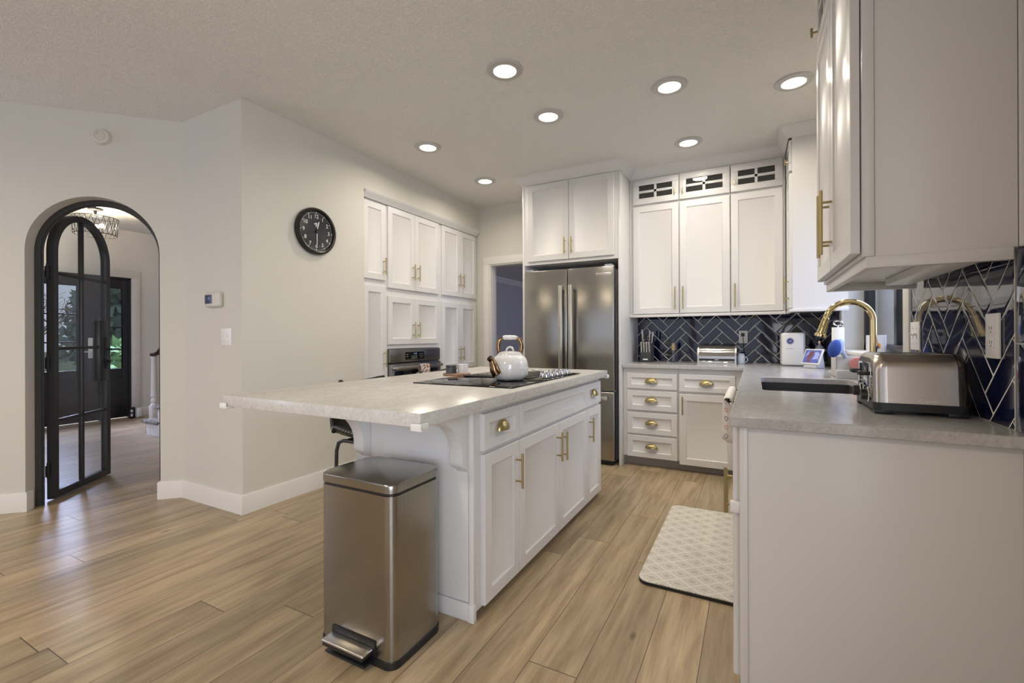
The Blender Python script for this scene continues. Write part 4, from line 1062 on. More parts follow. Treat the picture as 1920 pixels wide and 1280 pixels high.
for k in range(60):
    a = k * PI / 30; r0, r1, ww = (0.134, 0.145, 0.0032) if k % 5 == 0 else (0.138, 0.143, 0.0016)
    mb.box((r0, -ww, 0.0222), (r1, ww, 0.0226), 0, CK @ Matrix.Rotation(a, 4, 'Z'))
build('minute_marks', mb, M_num, face)
mb = MB()
for w_, y in ((0.022, 0.062), (0.045, 0.054), (0.018, 0.045), (0.012, 0.037)): mb.box((-w_ / 2, y - 0.0022, 0.0222), (w_ / 2, y + 0.0022, 0.0225), 0, CK)
build('maker_mark', mb, M_num, face)
H = CK @ Matrix.Rotation(-PI / 12, 4, 'Z'); build('hour_hand', MB().box((-0.0035, 0.02, 0.026), (0.0035, 0.078, 0.0275), 0.001, H), M_num, ck)
build('minute_hand', MB().box((-0.0028, -0.105, 0.0285), (0.0028, -0.018, 0.030), 0.001, CK), M_num, ck)
mb = MB(); mb.cyl(CK @ Vector((0, 0, 0.022)), CK @ Vector((0, 0, 0.033)), 0.010, n=20); mb.box((-0.002, -0.02, 0.026), (0.002, 0.02, 0.0272), 0, CK); build('hub', mb, M_black, ck)

# ---- trash can
tx0, tx1, ty0, ty1 = -1.462, -1.096, 1.186, 1.462
tc_ = thing('trash_can', 'stainless steel step trash can at the island end', 'trash can', ((tx0 + tx1) / 2, (ty0 + ty1) / 2, 0))
build('body', MB().vbox((tx0, ty0, 0.022), (tx1, ty1, 0.598), 0.038, seg=8), M_steel, tc_)
build('base_rim', MB().vbox((tx0 - 0.004, ty0 - 0.004, 0.0), (tx1 + 0.004, ty1 + 0.004, 0.024), 0.041, seg=8), M_black, tc_)
build('inner_rim', MB().vbox((tx0 + 0.004, ty0 + 0.004, 0.598), (tx1 - 0.004, ty1 - 0.004, 0.610), 0.035, seg=8), M_black, tc_)
build('lid', MB().vbox((tx0 - 0.001, ty0 - 0.001, 0.609), (tx1 + 0.001, ty1 + 0.001, 0.640), 0.038, seg=8, top=0.008), M_steel, tc_)
build('lid_hinge', MB().box((tx0 + 0.09, ty1 - 0.004, 0.585), (tx1 - 0.09, ty1 + 0.012, 0.640), 0.005), M_black, tc_)
px0, px1 = -1.385, -1.180
pd = build('pedal', MB().box((px0, ty0 - 0.058, 0.052), (px1, ty0 - 0.004, 0.064), 0.012, seg=3), M_steel2, tc_)
mb = MB(); mb.box((px0 + 0.004, ty0 - 0.056, 0.040), (px1 - 0.004, ty0 - 0.004, 0.052), 0.004); mb.box((px0 - 0.004, ty0 - 0.006, 0.03), (px1 + 0.006, ty0 + 0.001, 0.085), 0.003); build('pedal_pad', mb, M_black, pd)
build('pedal_guard', MB().box((px0 + 0.008, ty0 - 0.048, 0.012), (px1 - 0.002, ty0 - 0.002, 0.022), 0.004), M_black, tc_)

# ---- counter stools on the seating side of the island
def stool(cx, cy, label):
    """faces +x; bucket seat with stitched edge on a black tube frame"""
    t = thing('counter_stool', label, 'stool', (cx, cy, 0), group='counter stools along the island')
    mb = MB(); P = []
    nu, nv = 20, 18
    for j in range(nv + 1):
        v = j / nv
        if v < 0.5: s = v / 0.5; x = 0.20 - 0.36 * s; z = 0.585 - 0.015 * math.sin(s * PI * 0.8)
        else:
            s = (v - 0.5) / 0.5; a = s * PI / 2
            x = -0.16 - 0.075 * math.sin(min(1, s * 1.6) * PI / 2) - 0.02 * s; z = 0.576 + 0.291 * s ** 1.25
        wid = 0.215 + 0.03 * math.sin(PI * min(1, v * 1.3)) - (0.045 * max(0, (v - 0.75) / 0.25) ** 2)
        row = []
        for i in range(nu + 1):
            u = -1 + 2 * i / nu
            lift = 0.075 * abs(u) ** 3.2 * (math.sin(PI * min(1, v * 1.1)) if v < 0.9 else math.sin(PI * 0.99)) if v < 0.55 else 0.03 * abs(u) ** 3
            fwd = (0.11 * abs(u) ** 2.6) * (max(0, (v - 0.35) / 0.65) ** 0.6 if v > 0.35 else 0)
            row.append((cx + x + fwd, cy + u * wid, z + lift))
        P.append(row)
    mb.grid(P); sh = build('seat_shell', mb, M_leather, t, 60)
    md = sh.modifiers.new('s', 'SOLIDIFY'); md.thickness = 0.022; md.offset = 0
    rim = [P[0][i] for i in range(nu + 1)] + [P[j][nu] for j in range(1, nv + 1)] + [P[nv][i] for i in range(nu - 1, -1, -1)] + [P[j][0] for j in range(nv - 1, 0, -1)]
    build('edge_piping', MB().tube(rim, 0.014, n=8, closed=True), M_leather, sh)
    mb = MB(); n = len(rim)
    for i in range(n):
        a, b = Vector(rim[i]), Vector(rim[(i + 1) % n]); out = Vector((a.x - cx, a.y - cy, 0)).normalized() * 0.0135
        for q in (0.1, 0.6): p0 = a.lerp(b, q) + out; p1 = a.lerp(b, q + 0.22) + out + Vector((0, 0, 0.004)); mb.cyl(p0, p1, 0.0016, n=5)
    build('stitching', mb, M_stitch, sh)
    mb = MB()
    for s in (-1, 1):
        yy = cy + s * 0.19
        mb.tube([(cx + 0.21, yy + s * 0.02, 0.012), (cx + 0.165, yy, 0.50), (cx + 0.155, yy - s * 0.006, 0.545), (cx + 0.125, yy - s * 0.01, 0.560), (cx - 0.115, yy - s * 0.01, 0.560), (cx - 0.150, yy - s * 0.006, 0.545), (cx - 0.160, yy, 0.50), (cx - 0.175, yy + s * 0.005, 0.012)], 0.0105, n=10)
    for x in (-0.10, 0.11): mb.tube([(cx + x, cy - 0.18, 0.560), (cx + x, cy + 0.18, 0.560)], 0.009)
    mb.tube([(cx + 0.185, cy - 0.20, 0.22), (cx + 0.185, cy + 0.20, 0.22)], 0.009); mb.tube([(cx - 0.168, cy - 0.19, 0.22), (cx - 0.168, cy + 0.19, 0.22)], 0.009)
    build('tube_frame', mb, M_blackmetal, t)
    mb = MB()
    return t
stool(-1.965, 2.035, 'black stitched leather counter stool tucked under the near island overhang')
stool(-1.975, 2.76, 'black leather counter stool farther along the island, mostly hidden behind it')

# ---- floor mat
mb = MB().vbox((-0.487, 2.152, 0.0), (-0.025, 3.222, 0.014), 0.05, seg=8)
mt = thing('floor_mat', 'cream kitchen floor mat with a grey diamond pattern', 'mat', (-0.256, 2.687, 0))
build('mat_base', mb, M_black, mt)
build('mat_top', MB().vbox((-0.486, 2.1535, 0.012), (-0.026, 3.2205, 0.018), 0.05, seg=8, top=0.003), M_rug, mt)

# ---- cooktop
ct = thing('cooktop', 'black glass electric cooktop set in the island top', 'cooktop', (-1.31, 2.38, 0.905))
build('glass_top', MB().box((-1.612, 1.905, 0.905), (-1.010, 2.862, 0.911), 0.002), M_bglass, ct)
M_zone = mat('burner_marking', (0.05, 0.05, 0.055), 0.2)
for x, y, r in ((-1.45, 2.11, 0.10), (-1.45, 2.62, 0.115), (-1.17, 2.62, 0.08)):
    build('cooking_zone', MB().lathe([(r, 0.0), (r + 0.003, 0.0003), (r + 0.003, 0.0), ], (x, y, 0.9112), n=48, close=False), M_zone, ct)
build('downdraft_vent', MB().box((-1.575, 2.335, 0.911), (-1.13, 2.435, 0.9165), 0.002), M_black, ct)
mb = MB()
for k in range(9): mb.box((-1.56, 2.345 + k * 0.0095, 0.9165), (-1.15, 2.350 + k * 0.0095, 0.918))
build('vent_grille', mb, M_blackmetal, ct)
for i in range(5):
    y = 2.43 + i * 0.085; x = -1.063
    k = MB().lathe([(0.022, 0.0), (0.022, 0.004), (0.017, 0.006), (0.0165, 0.026), (0.015, 0.029), (0.0, 0.029)], (x, y, 0.911), n=24); k.box((x - 0.003, y - 0.016, 0.938), (x + 0.003, y + 0.016, 0.944), 0.001)
    build('knob', k, M_chrome, ct)
    build('knob_skirt', MB().lathe([(0.026, 0), (0.026, 0.003), (0.021, 0.0045), (0.0, 0.0045)], (x, y, 0.9112), n=24), M_black, ct)
# second row of knobs
for i in range(4):
    y = 2.50 + i * 0.085; x = -1.118
    k = MB().lathe([(0.022, 0.0), (0.022, 0.004), (0.017, 0.006), (0.0165, 0.026), (0.015, 0.029), (0.0, 0.029)], (x, y, 0.911), n=24); k.box((x - 0.003, y - 0.016, 0.938), (x + 0.003, y + 0.016, 0.944), 0.001)
    build('knob', k, M_chrome, ct)

# ---- spoon rest
mb = MB(); P = []
for j in range(13):
    s = j / 12; cxx = -1.33 + 0.21 * s; cyy = 2.83 - 0.27 * s; wd = 0.030 if s < 0.35 else 0.013
    if s < 0.35: wd = 0.034 * math.sin(PI * (0.12 + s / 0.35 * 0.65))
    row = []
    for i in range(7):
        u = -1 + 2 * i / 6; row.append((cxx + u * wd * 0.79, cyy + u * wd * 0.61, 0.918 + 0.008 * u * u + (0.012 * s)))
    P.append(row)
sp = build('spoon_rest', mb.grid(P), M_gloss, None, at=(-1.22, 2.7, 0.918)); sm = sp.modifiers.new('s', 'SOLIDIFY'); sm.thickness = 0.004
tag(sp, 'white ceramic spoon lying on the cooktop behind the kettle', 'spoon rest')

# ---- kettle
kx, ky, kz = -1.192, 2.222, 0.911
kt = thing('kettle', 'white enamel kettle with gold spout and a gold and white handle', 'kettle', (kx, ky, kz))
vd = Vector((-kx, -ky, 0)).normalized()      # towards the camera
vs = Vector((0, 0, 1)).cross(vd)             # screen right
body = [(0.0, 0.008), (0.070, 0.008), (0.082, 0.014), (0.096, 0.035), (0.1015, 0.062), (0.100, 0.092), (0.092, 0.118), (0.080, 0.134), (0.070, 0.140), (0.068, 0.148), (0.062, 0.150), (0.0, 0.150)]
kb = build('body', MB().lathe(body, (kx, ky, kz), n=64), M_gloss, kt, 40)
build('base_ring', MB().lathe([(0.0, 0.0), (0.070, 0.0), (0.076, 0.004), (0.074, 0.010), (0.0, 0.010)], (kx, ky, kz), n=48), M_black, kt)
for k in range(12):
    a = 2 * PI * k / 12 + 0.1; pts = []
    for (du, zz) in [(-0.017, 0.030), (-0.018, 0.055)] + [(-0.018 * math.cos(q * PI / 8), 0.055 + 0.016 * math.sin(q * PI / 8)) for q in range(1, 8)] + [(0.018, 0.055), (0.017, 0.030)]:
        rr = 0.0955 + (zz - 0.03) * 0.16 if zz < 0.07 else 0.1018
        b = a + du / 0.1; pts.append((kx + rr * math.cos(b), ky + rr * math.sin(b), kz + zz))
    build('embossed_arch', MB().tube(pts, 0.0022, n=6), M_gloss, kb)
lid = build('lid', MB().lathe([(0.064, 0.150), (0.060, 0.155), (0.040, 0.160), (0.012, 0.163), (0.0, 0.163)], (kx, ky, kz), n=40), M_gloss, kt)
mb = MB(); c0 = Vector((kx, ky, kz + 0.158)); mb.tube([c0 + vs * (0.020 * math.cos(a)) + Vector((0, 0, 0.026 * math.sin(a))) for a in [PI * k / 12 for k in range(13)]], 0.0055, n=10); build('lid_loop', mb, M_gloss, lid)
sdv = (-vs * 0.80 + vd * 0.60).normalized(); base = Vector((kx, ky, kz))
sp_pts = [base + sdv * 0.088 + vd * 0.02 + Vector((0, 0, 0.045)), base + sdv * 0.104 + vd * 0.02 + Vector((0, 0, 0.066)), base + sdv * 0.112 + vd * 0.015 + Vector((0, 0, 0.092)), base + sdv * 0.122 + vd * 0.01 + Vector((0, 0, 0.116)), base + sdv * 0.138 + vd * 0.01 + Vector((0, 0, 0.128))]
build('spout', MB().tube(sp_pts, [0.030, 0.026, 0.021, 0.017, 0.016], n=16), M_bronze, kt)
mb = MB(); 
for s in (-1, 1):
    pts = [base + vs * (s * q[0]) + Vector((0, 0, q[1])) for q in ((0.052, 0.140), (0.060, 0.158), (0.064, 0.180), (0.064, 0.200), (0.056, 0.222), (0.040, 0.234))]
    build('handle_arm', MB().tube(pts, [0.009, 0.011, 0.0125, 0.011, 0.0125, 0.010], n=12), M_bronze, kt)
build('handle_grip', MB().tube([base + vs * q + Vector((0, 0, 0.236)) for q in (-0.040, -0.030, 0, 0.030, 0.040)], [0.009, 0.012, 0.0135, 0.012, 0.009], n=14), M_gloss, kt)
for s in (-1, 1): build('handle_lug', MB().ball(base + vs * (s * 0.050) + Vector((0, 0, 0.140)), 0.012, n=12), M_gloss, kt)

# ---- tray with two marble cellars
mb = MB(); mb.lathe([(0.0, 0.0), (0.080, 0.0), (0.084, 0.005), (0.084, 0.012), (0.080, 0.015), (0.0, 0.015)], n=48, M=Matrix.Translation((-1.690, 2.425, 0.905)) @ Matrix.Rotation(0.5, 4, 'Z') @ Matrix.Diagonal((1.05, 0.8, 1, 1)))
tag(build('wooden_tray', mb, M_tray, None, at=(-1.690, 2.425, 0.905)), 'small oval wooden tray on the island beside the cooktop', 'tray')
for nm, x, y, r, h_, m_, lab in (('stone_cellar', -1.712, 2.395, 0.033, 0.052, M_graymarble, 'dark stone cellar with a lid on the wooden tray'), ('stone_cellar', -1.662, 2.452, 0.033, 0.056, M_wmarble, 'white marble cellar behind the dark one on the wooden tray')):
    t = thing(nm, lab, 'jar', (x, y, 0.920))
    build('bowl', MB().lathe([(0, 0), (r, 0), (r + 0.001, 0.003), (r + 0.001, h_ - 0.012), (r, h_ - 0.011), (0, h_ - 0.011)], (x, y, 0.920), n=40), m_, t)
    build('lid', MB().lathe([(0, h_ - 0.011), (r - 0.002, h_ - 0.011), (r + 0.001, h_ - 0.009), (r + 0.001, h_), (0, h_)], (x, y, 0.920), n=40), m_, t)

# ---- knife block and knives
bx, by = -0.912, 4.50
kb_ = thing('knife_block', 'charcoal knife block against the refrigerator panel', 'knife block', (bx, by, CZ1))
Mk = Matrix.Translation((bx, by, CZ1))
mb = MB(); pf = [(-0.075, 0.0), (0.075, 0.0), (0.085, 0.19), (0.03, 0.205), (-0.055, 0.10), (-0.075, 0.095)]    # side profile: (y, z)
mb.prism(pf, -0.052, 0.052, Matrix(((0, 0, 1, bx), (1, 0, 0, by), (0, 1, 0, CZ1), (0, 0, 0, 1))), 0.003)
build('block', mb, M_knifeblk, kb_)
build('label_plate', MB().box((bx - 0.022, by - 0.0775, CZ1 + 0.022), (bx + 0.022, by - 0.075, CZ1 + 0.034), 0.0005), M_white, kb_)
def knife(x, y, z, L, lean, twist, label, grp, black=False):
    t = thing('kitchen_knife', label, 'knife', (x, y, z), group=grp)
    M = Matrix.Translation((x, y, z)) @ Matrix.Rotation(twist, 4, 'Y') @ Matrix.Rotation(lean, 4, 'X')
    mb = MB(); mb.box((-0.008, -0.010, 0.0), (0.008, 0.010, L), 0.005, M, 3); mb.box((-0.009, -0.013, L - 0.012), (0.009, 0.013, L + 0.004), 0.005, M, 3)
    h = build('handle', mb, M_black if black else M_steel2, t)
    build('bolster', MB().box((-0.006, -0.009, -0.008), (0.006, 0.009, 0.002), 0.001, M), M_chrome, t)
for i in range(4): knife(bx - 0.036 + 0.024 * i, by - 0.066, CZ1 + 0.104, 0.088, 0.20, 0, ('leftmost', 'second from left', 'third from left', 'rightmost')[i] + ' of the four steak knives in the front row of the block', 'steak knives in the knife block')
for i, (x, y, L, tw, lab) in enumerate(((-0.040, 0.020, 0.120, -0.05, 'tall steel handled knife at the left back of the block'), (0.018, 0.035, 0.110, 0.06, 'steel handled knife in the middle of the block back row'), (0.042, 0.020, 0.10, 0.16, 'steel handled knife leaning right at the block corner'))):
    knife(bx + x, by + y, CZ1 + 0.190, L, 0.12, tw, lab, 'large knives in the knife block')
knife(bx - 0.012, by + 0.03, CZ1 + 0.195, 0.075, 0.12, 0.0, 'short black handled scissors or knife in the block centre', 'large knives in the knife block', True)

# ---- glass pepper mill
gm = thing('glass_mill', 'slim clear glass mill or bottle standing before the tile', 'mill', (-0.672, 4.52, CZ1))
build('glass_body', MB().lathe([(0, 0), (0.026, 0), (0.027, 0.006), (0.014, 0.014), (0.017, 0.03), (0.017, 0.11), (0.0, 0.112)], (-0.672, 4.52, CZ1), n=24), M_glass2, gm)
build('filling', MB().lathe([(0, 0.113), (0.017, 0.113), (0.019, 0.13), (0.017, 0.17), (0.013, 0.18), (0, 0.182)], (-0.672, 4.52, CZ1), n=24), mat('mixed_spice', (0.35, 0.28, 0.14), 0.4), gm)
build('stopper', MB().lathe([(0.012, 0.182), (0.013, 0.19), (0.006, 0.20), (0.003, 0.225), (0, 0.227)], (-0.672, 4.52, CZ1), n=20), M_glass2, gm)

# ---- bread box
bb0, bb1, byf = -0.448, -0.133, 4.40
br = thing('bread_box', 'stainless roll top bread box on the back worktop', 'bread box', (-0.29, 4.5, CZ1))
pf = [(0.0, 0.0), (0.0, 0.045)] + [(0.115 - 0.115 * math.cos(a), 0.06 + 0.112 * math.sin(a)) for a in [PI / 2 * k / 10 for k in range(11)]] + [(0.22, 0.172), (0.22, 0.0)]
Mb = Matrix(((0, 0, 1, 0), (1, 0, 0, byf), (0, 1, 0, CZ1), (0, 0, 0, 1)))
build('roll_top', MB().prism(pf, bb0 + 0.012, bb1 - 0.012, Mb), mat('polished_steel', (0.50, 0.48, 0.46), 0.13, 1.0), br, 25)
pf2 = [(-0.004, 0.0), (-0.004, 0.045)] + [(0.115 - 0.119 * math.cos(a), 0.06 + 0.116 * math.sin(a)) for a in [PI / 2 * k / 10 for k in range(11)]] + [(0.224, 0.176), (0.224, 0.0)]
for a, b in ((bb0, bb0 + 0.012), (bb1 - 0.012, bb1)): build('end_cap', MB().prism(pf2, a, b, Mb), M_steel2, br, 25)
build('opening_slot', MB().box((bb0 + 0.014, byf - 0.003, CZ1 + 0.028), (bb1 - 0.014, byf + 0.001, CZ1 + 0.046)), M_black, br)
build('front_lip', MB().box((bb0 + 0.012, byf - 0.006, CZ1 + 0.004), (bb1 - 0.012, byf + 0.001, CZ1 + 0.026), 0.003), M_chrome, br)
build('name_mark', MB().box((-0.305, byf - 0.0038, CZ1 + 0.035), (-0.275, byf - 0.0028, CZ1 + 0.039)), M_white, br)

# ---- mug
mg = thing('mug', 'small pale mug right of the bread box', 'mug', (-0.098, 4.50, CZ1))
M_mug = mat('pale_blue_glaze', (0.50, 0.55, 0.64), 0.15, coat=0.4)
build('cup', MB().lathe([(0, 0), (0.026, 0), (0.031, 0.004), (0.032, 0.066), (0.029, 0.075), (0.024, 0.080), (0.025, 0.092), (0.022, 0.092), (0.021, 0.080), (0.0, 0.076)], (-0.098, 4.50, CZ1), n=32), M_mug, mg)
build('handle', MB().tube([(-0.098 + 0.028 + 0.022 * math.sin(a), 4.50, CZ1 + 0.040 + 0.024 * math.cos(a)) for a in [PI * k / 10 for k in range(11)]], 0.004, n=8), M_mug, mg)

# ---- white appliance with a round blue logo
wp = thing('countertop_purifier', 'white box shaped countertop appliance with a round blue logo', 'appliance', (0.285, 4.50, CZ1))
build('housing', MB().box((0.200, 4.34, CZ1 + 0.004), (0.362, 4.62, 1.176), 0.018, seg=4), M_white, wp)
build('side_shell', MB().box((0.345, 4.345, CZ1 + 0.006), (0.368, 4.61, 1.174), 0.008), M_greyplas, wp)
Ml = face_py(0.262, 4.3405, 1.108)
lg = build('logo', MB().lathe([(0, 0.0012), (0.026, 0.0012), (0.027, 0.0)], n=32, M=Ml), M_bluelogo, wp)
build('logo_ring', MB().lathe([(0.0205, 0.0013), (0.0205, 0.0022), (0.0225, 0.0022), (0.0225, 0.0013)], n=32, M=Ml, close=False), M_white, lg)
build('logo_text', text_mb('e2', 0.022, Ml @ Matrix.Translation((0, 0, 0.0015)), 0.0004), M_white, lg)
mb = MB(); 
for k in range(7): mb.box((0.238 + k * 0.007, 4.3392, 1.044), (0.2425 + k * 0.007, 4.3402, 1.049))
build('small_print', mb, M_greyprint, wp)

# ---- smart display
M_sd = Matrix.Translation((0.375, 4.10, CZ1)) @ Matrix.Rotation(-0.80, 4, 'Z')
sdp = thing('smart_display', 'white smart display with a bright screen on the worktop behind the faucet', 'screen', (0.375, 4.10, CZ1))
Mt = M_sd @ Matrix.Translation((0, 0, 0.028)) @ Matrix.Rotation(-0.42, 4, 'X')
fr_ = build('screen_frame', MB().box((-0.075, -0.006, 0.0), (0.075, 0.006, 0.128), 0.005, Mt, 3), M_white, sdp)
scr = build('screen', MB().box((-0.064, -0.0072, 0.012), (0.064, -0.0055, 0.116), 0.001, Mt), mat('lit_screen', (0.04, 0.05, 0.15), 0.1, emit=(0.10, 0.12, 0.38), estr=0.9), fr_)
Ms = Mt @ Matrix.Rotation(PI / 2, 4, 'X')       # x right, y up, z towards the viewer
M_img = mat('screen_image_pale', (0.3, 0.35, 0.6), 0.2, emit=(0.22, 0.27, 0.55), estr=0.5); M_img2 = mat('screen_image_brown', (0.12, 0.05, 0.05), 0.2, emit=(0.10, 0.035, 0.04), estr=0.6)
mb = MB(); mb.prism([(0.010, 0.040), (0.052, 0.045), (0.060, 0.085), (0.035, 0.105), (0.012, 0.095), (0.022, 0.070)], 0.0072, 0.0077, Ms); mb.prism([(-0.058, 0.055), (-0.045, 0.090), (-0.030, 0.110), (-0.036, 0.080)], 0.0072, 0.0077, Ms); build('picture_light', mb, M_img, scr)
mb = MB(); mb.prism([(-0.040, 0.060), (-0.020, 0.100), (0.0, 0.110), (0.010, 0.095), (0.002, 0.060), (-0.012, 0.040), (0.004, 0.018), (-0.035, 0.018), (-0.028, 0.045)], 0.0072, 0.0078, Ms); build('picture_dark', mb, M_img2, scr)
mb = MB(); mb.prism([(-0.045, 0.0), (0.045, 0.0), (0.040, 0.10), (-0.040, 0.10)], 0, 0.001, Matrix.Identity(4)); mb = MB()
pf = [(-0.004, 0.0), (0.085, 0.0), (0.062, 0.115), (0.055, 0.115), (0.014, 0.030), (-0.004, 0.022)]
mb.prism(pf, -0.055, 0.055, M_sd @ Matrix(((0, 0, 1, 0), (1, 0, 0, 0), (0, 1, 0, 0), (0, 0, 0, 1))), 0.006); build('stand', mb, mat('pale_fabric', (0.55, 0.57, 0.63), 0.8), sdp)

# ---- paper towel roll on holder
ptx, pty = 0.523, 3.90
ph = thing('paper_towel_holder', 'chrome paper towel holder with a round flat base near the window', 'paper towel holder', (ptx, pty, CZ1))
build('base', MB().lathe([(0, 0), (0.070, 0), (0.071, 0.004), (0.066, 0.010), (0, 0.011)], (ptx, pty, CZ1), n=40), M_steel2, ph)
build('rod', MB().cyl((ptx, pty, CZ1 + 0.01), (ptx, pty, CZ1 + 0.318), 0.006), M_chrome, ph)
build('finial', MB().tube([(ptx + 0.026 * math.cos(a), pty, CZ1 + 0.334 + 0.015 * math.sin(a)) for a in [2 * PI * k / 20 for k in range(20)]], 0.006, n=8, closed=True), M_chrome, ph)
mb = MB().lathe([(0.020, 0.012), (0.036, 0.012), (0.037, 0.016), (0.037, 0.300), (0.036, 0.304), (0.020, 0.304)], (ptx, pty, CZ1), n=40, close=False)
tag(build('paper_towel_roll', mb, M_paper, None, at=(ptx, pty, CZ1 + 0.012)), 'white paper towel roll on the chrome holder', 'paper towel')

# ---- bottles in the corner
for i, (x, y, r, h_, m_, cap, lab) in enumerate(((0.470, 4.42, 0.030, 0.20, M_greyplas, M_gold, 'grey bottle with a gold cap behind the smart display'), (0.545, 4.40, 0.028, 0.21, M_black, M_black, 'dark glass bottle in the corner beside the paper towels'))):
    t = thing('bottle', lab, 'bottle', (x, y, CZ1))
    build('bottle_body', MB().lathe([(0, 0), (r, 0), (r + 0.002, 0.004), (r + 0.002, h_ * 0.72), (r * 0.8, h_ * 0.80), (0.010, h_ * 0.86), (0.010, h_ * 0.92), (0, h_ * 0.92)], (x, y, CZ1), n=28), m_, t)
    build('cap', MB().lathe([(0, h_ * 0.92), (0.012, h_ * 0.92), (0.012, h_ * 1.02), (0, h_ * 1.02)], (x, y, CZ1), n=20), cap, t)

# ---- sink caddy, sponge, dish brush
cx0, cx1, cy0, cy1 = 0.420, 0.565, 3.215, 3.40
cd = thing('sink_caddy', 'pale grey box shaped sink caddy at the back of the sink', 'caddy', ((cx0 + cx1) / 2, (cy0 + cy1) / 2, CZ1))
mb = MB(); tk = 0.006
for a, b in (((cx0, cy0, CZ1), (cx1, cy1, CZ1 + 0.010)), ((cx0, cy0, CZ1), (cx0 + tk, cy1, CZ1 + 0.125)), ((cx1 - tk, cy0, CZ1), (cx1, cy1, CZ1 + 0.125)), ((cx0, cy1 - tk, CZ1), (cx1, cy1, CZ1 + 0.125)), ((cx0, cy0, CZ1), (cx1, cy0 + tk, CZ1 + 0.125))): mb.box(a, b, 0.002)
build('box', mb, M_caddy, cd)
build('front_shelf', MB().box((cx0 - 0.003, cy0 - 0.055, CZ1), (cx1, cy0, CZ1 + 0.048), 0.003), M_caddy, cd)
sg = thing('sponge', 'pink and cream round sponge resting on the sink caddy shelf', 'sponge', (0.518, cy0 - 0.028, CZ1 + 0.048))
build('scrub_layer', MB().lathe([(0, 0), (0.034, 0.001), (0.037, 0.007), (0.034, 0.013), (0, 0.014)], n=28, M=Matrix.Translation((0.518, cy0 - 0.012, CZ1 + 0.086)) @ Matrix.Rotation(PI / 2, 4, 'X')), M_pink, sg)
build('soft_layer', MB().lathe([(0, 0), (0.034, 0.001), (0.036, 0.006), (0.034, 0.011), (0, 0.012)], n=28, M=Matrix.Translation((0.520, cy0 - 0.001, CZ1 + 0.086)) @ Matrix.Rotation(PI / 2, 4, 'X')), mat('cream_foam', (0.75, 0.62, 0.42), 0.8), sg)
bs = thing('dish_brush', 'dish wand with a blue scrubber head standing in the sink caddy', 'brush', (0.50, 3.30, CZ1 + 0.01))
hp = Vector((0.405, 3.14, 1.078))
Mh = Matrix.Translation(hp) @ Matrix.Rotation(CAM_YAW - 0.52, 4, 'Z') @ Matrix.Rotation(0.25, 4, 'Y')
build('scrubber', MB().ball((0, 0, 0), 0.040, (0.80, 0.5, 1.30), 20, Mh), M_blue, bs)
build('backing', MB().ball((0.020, 0.008, 0.008), 0.040, (0.62, 0.48, 1.25), 20, Mh), M_paleblue, bs)
build('handle', MB().tube([hp + Vector((0.03, 0.02, -0.01)), hp + Vector((0.055, 0.07, -0.04)), (0.475, 3.26, 0.99), (0.505, 3.32, 0.925)], [0.016, 0.012, 0.011, 0.012], n=12), M_paleblue, bs)

# ---- tub on the window sill
t = thing('tub', 'white tub with an orange and blue label on the window sill', 'tub', (0.664, 3.50, WZ0))
build('container', MB().vbox((0.615, 3.455, WZ0), (0.705, 3.545, WZ0 + 0.108), 0.02, seg=5, top=0.004), mat('translucent_white', (0.75, 0.78, 0.84), 0.25), t)
Mx = basis((0.648, 3.4545, WZ0 + 0.052), (1, 0, 0), (0, 0, 1))
lb_ = build('label', MB().prism([(-0.022, -0.025), (0.024, -0.025), (0.024, 0.0), (0.012, 0.012), (0.010, 0.030), (0.001, 0.042), (-0.009, 0.030), (-0.012, 0.012), (-0.022, 0.0)], 0, 0.0008, Mx), M_orange, t)
build('label_disc', MB().lathe([(0, 0.0012), (0.017, 0.0012), (0.017, 0.0006)], n=24, M=Mx @ Matrix.Translation((0, -0.018, 0))), M_bluelogo, lb_)
build('label_text', text_mb('MAC', 0.016, Mx @ Matrix.Translation((0, -0.030, 0.0016)), 0.0003), M_white, lb_)

# ---- faucet
fxb, fyb = 0.508, 2.75
fc_ = thing('faucet', 'polished gold gooseneck faucet at the sink', 'faucet', (fxb, fyb, CZ1))
build('base_flange', MB().lathe([(0, 0), (0.030, 0), (0.030, 0.006), (0.024, 0.010), (0.022, 0.06), (0.018, 0.065), (0, 0.066)], (fxb, fyb, CZ1), n=32), M_gold, fc_)
RA = 0.094; zc = 1.222
neck = [(fxb, fyb, CZ1 + 0.06), (fxb, fyb, 1.0), (fxb, fyb, 1.1), (fxb, fyb, zc)]
neck += [(fxb - RA + RA * math.cos(a), fyb, zc + RA * math.sin(a)) for a in [PI * k / 24 * 0.93 for k in range(1, 25)]]
ex = Vector(neck[-1]); tdir = (Vector(neck[-1]) - Vector(neck[-2])).normalized()
build('neck', MB().tube(neck, 0.0145, n=20), M_gold, fc_)
hd = MB(); pr0 = ex; hd.tube([ex, ex + tdir * 0.004, ex + tdir * 0.006, ex + tdir * 0.06, ex + tdir * 0.085, ex + tdir * 0.088, ex + tdir * 0.100], [0.0145, 0.0145, 0.0165, 0.019, 0.021, 0.027, 0.027], n=24)
build('spray_head', hd, M_gold, fc_)
build('spray_face', MB().cyl(ex + tdir * 0.100, ex + tdir * 0.103, 0.022, n=24), M_black, fc_)
mb = MB(); mb.cyl((fxb, fyb, 1.0), (fxb, fyb - 0.045, 1.0), 0.012); mb.tube([(fxb, fyb - 0.04, 1.0), (fxb, fyb - 0.048, 1.03), (fxb, fyb - 0.05, 1.06)], 0.006); build('lever', mb, M_gold, fc_)

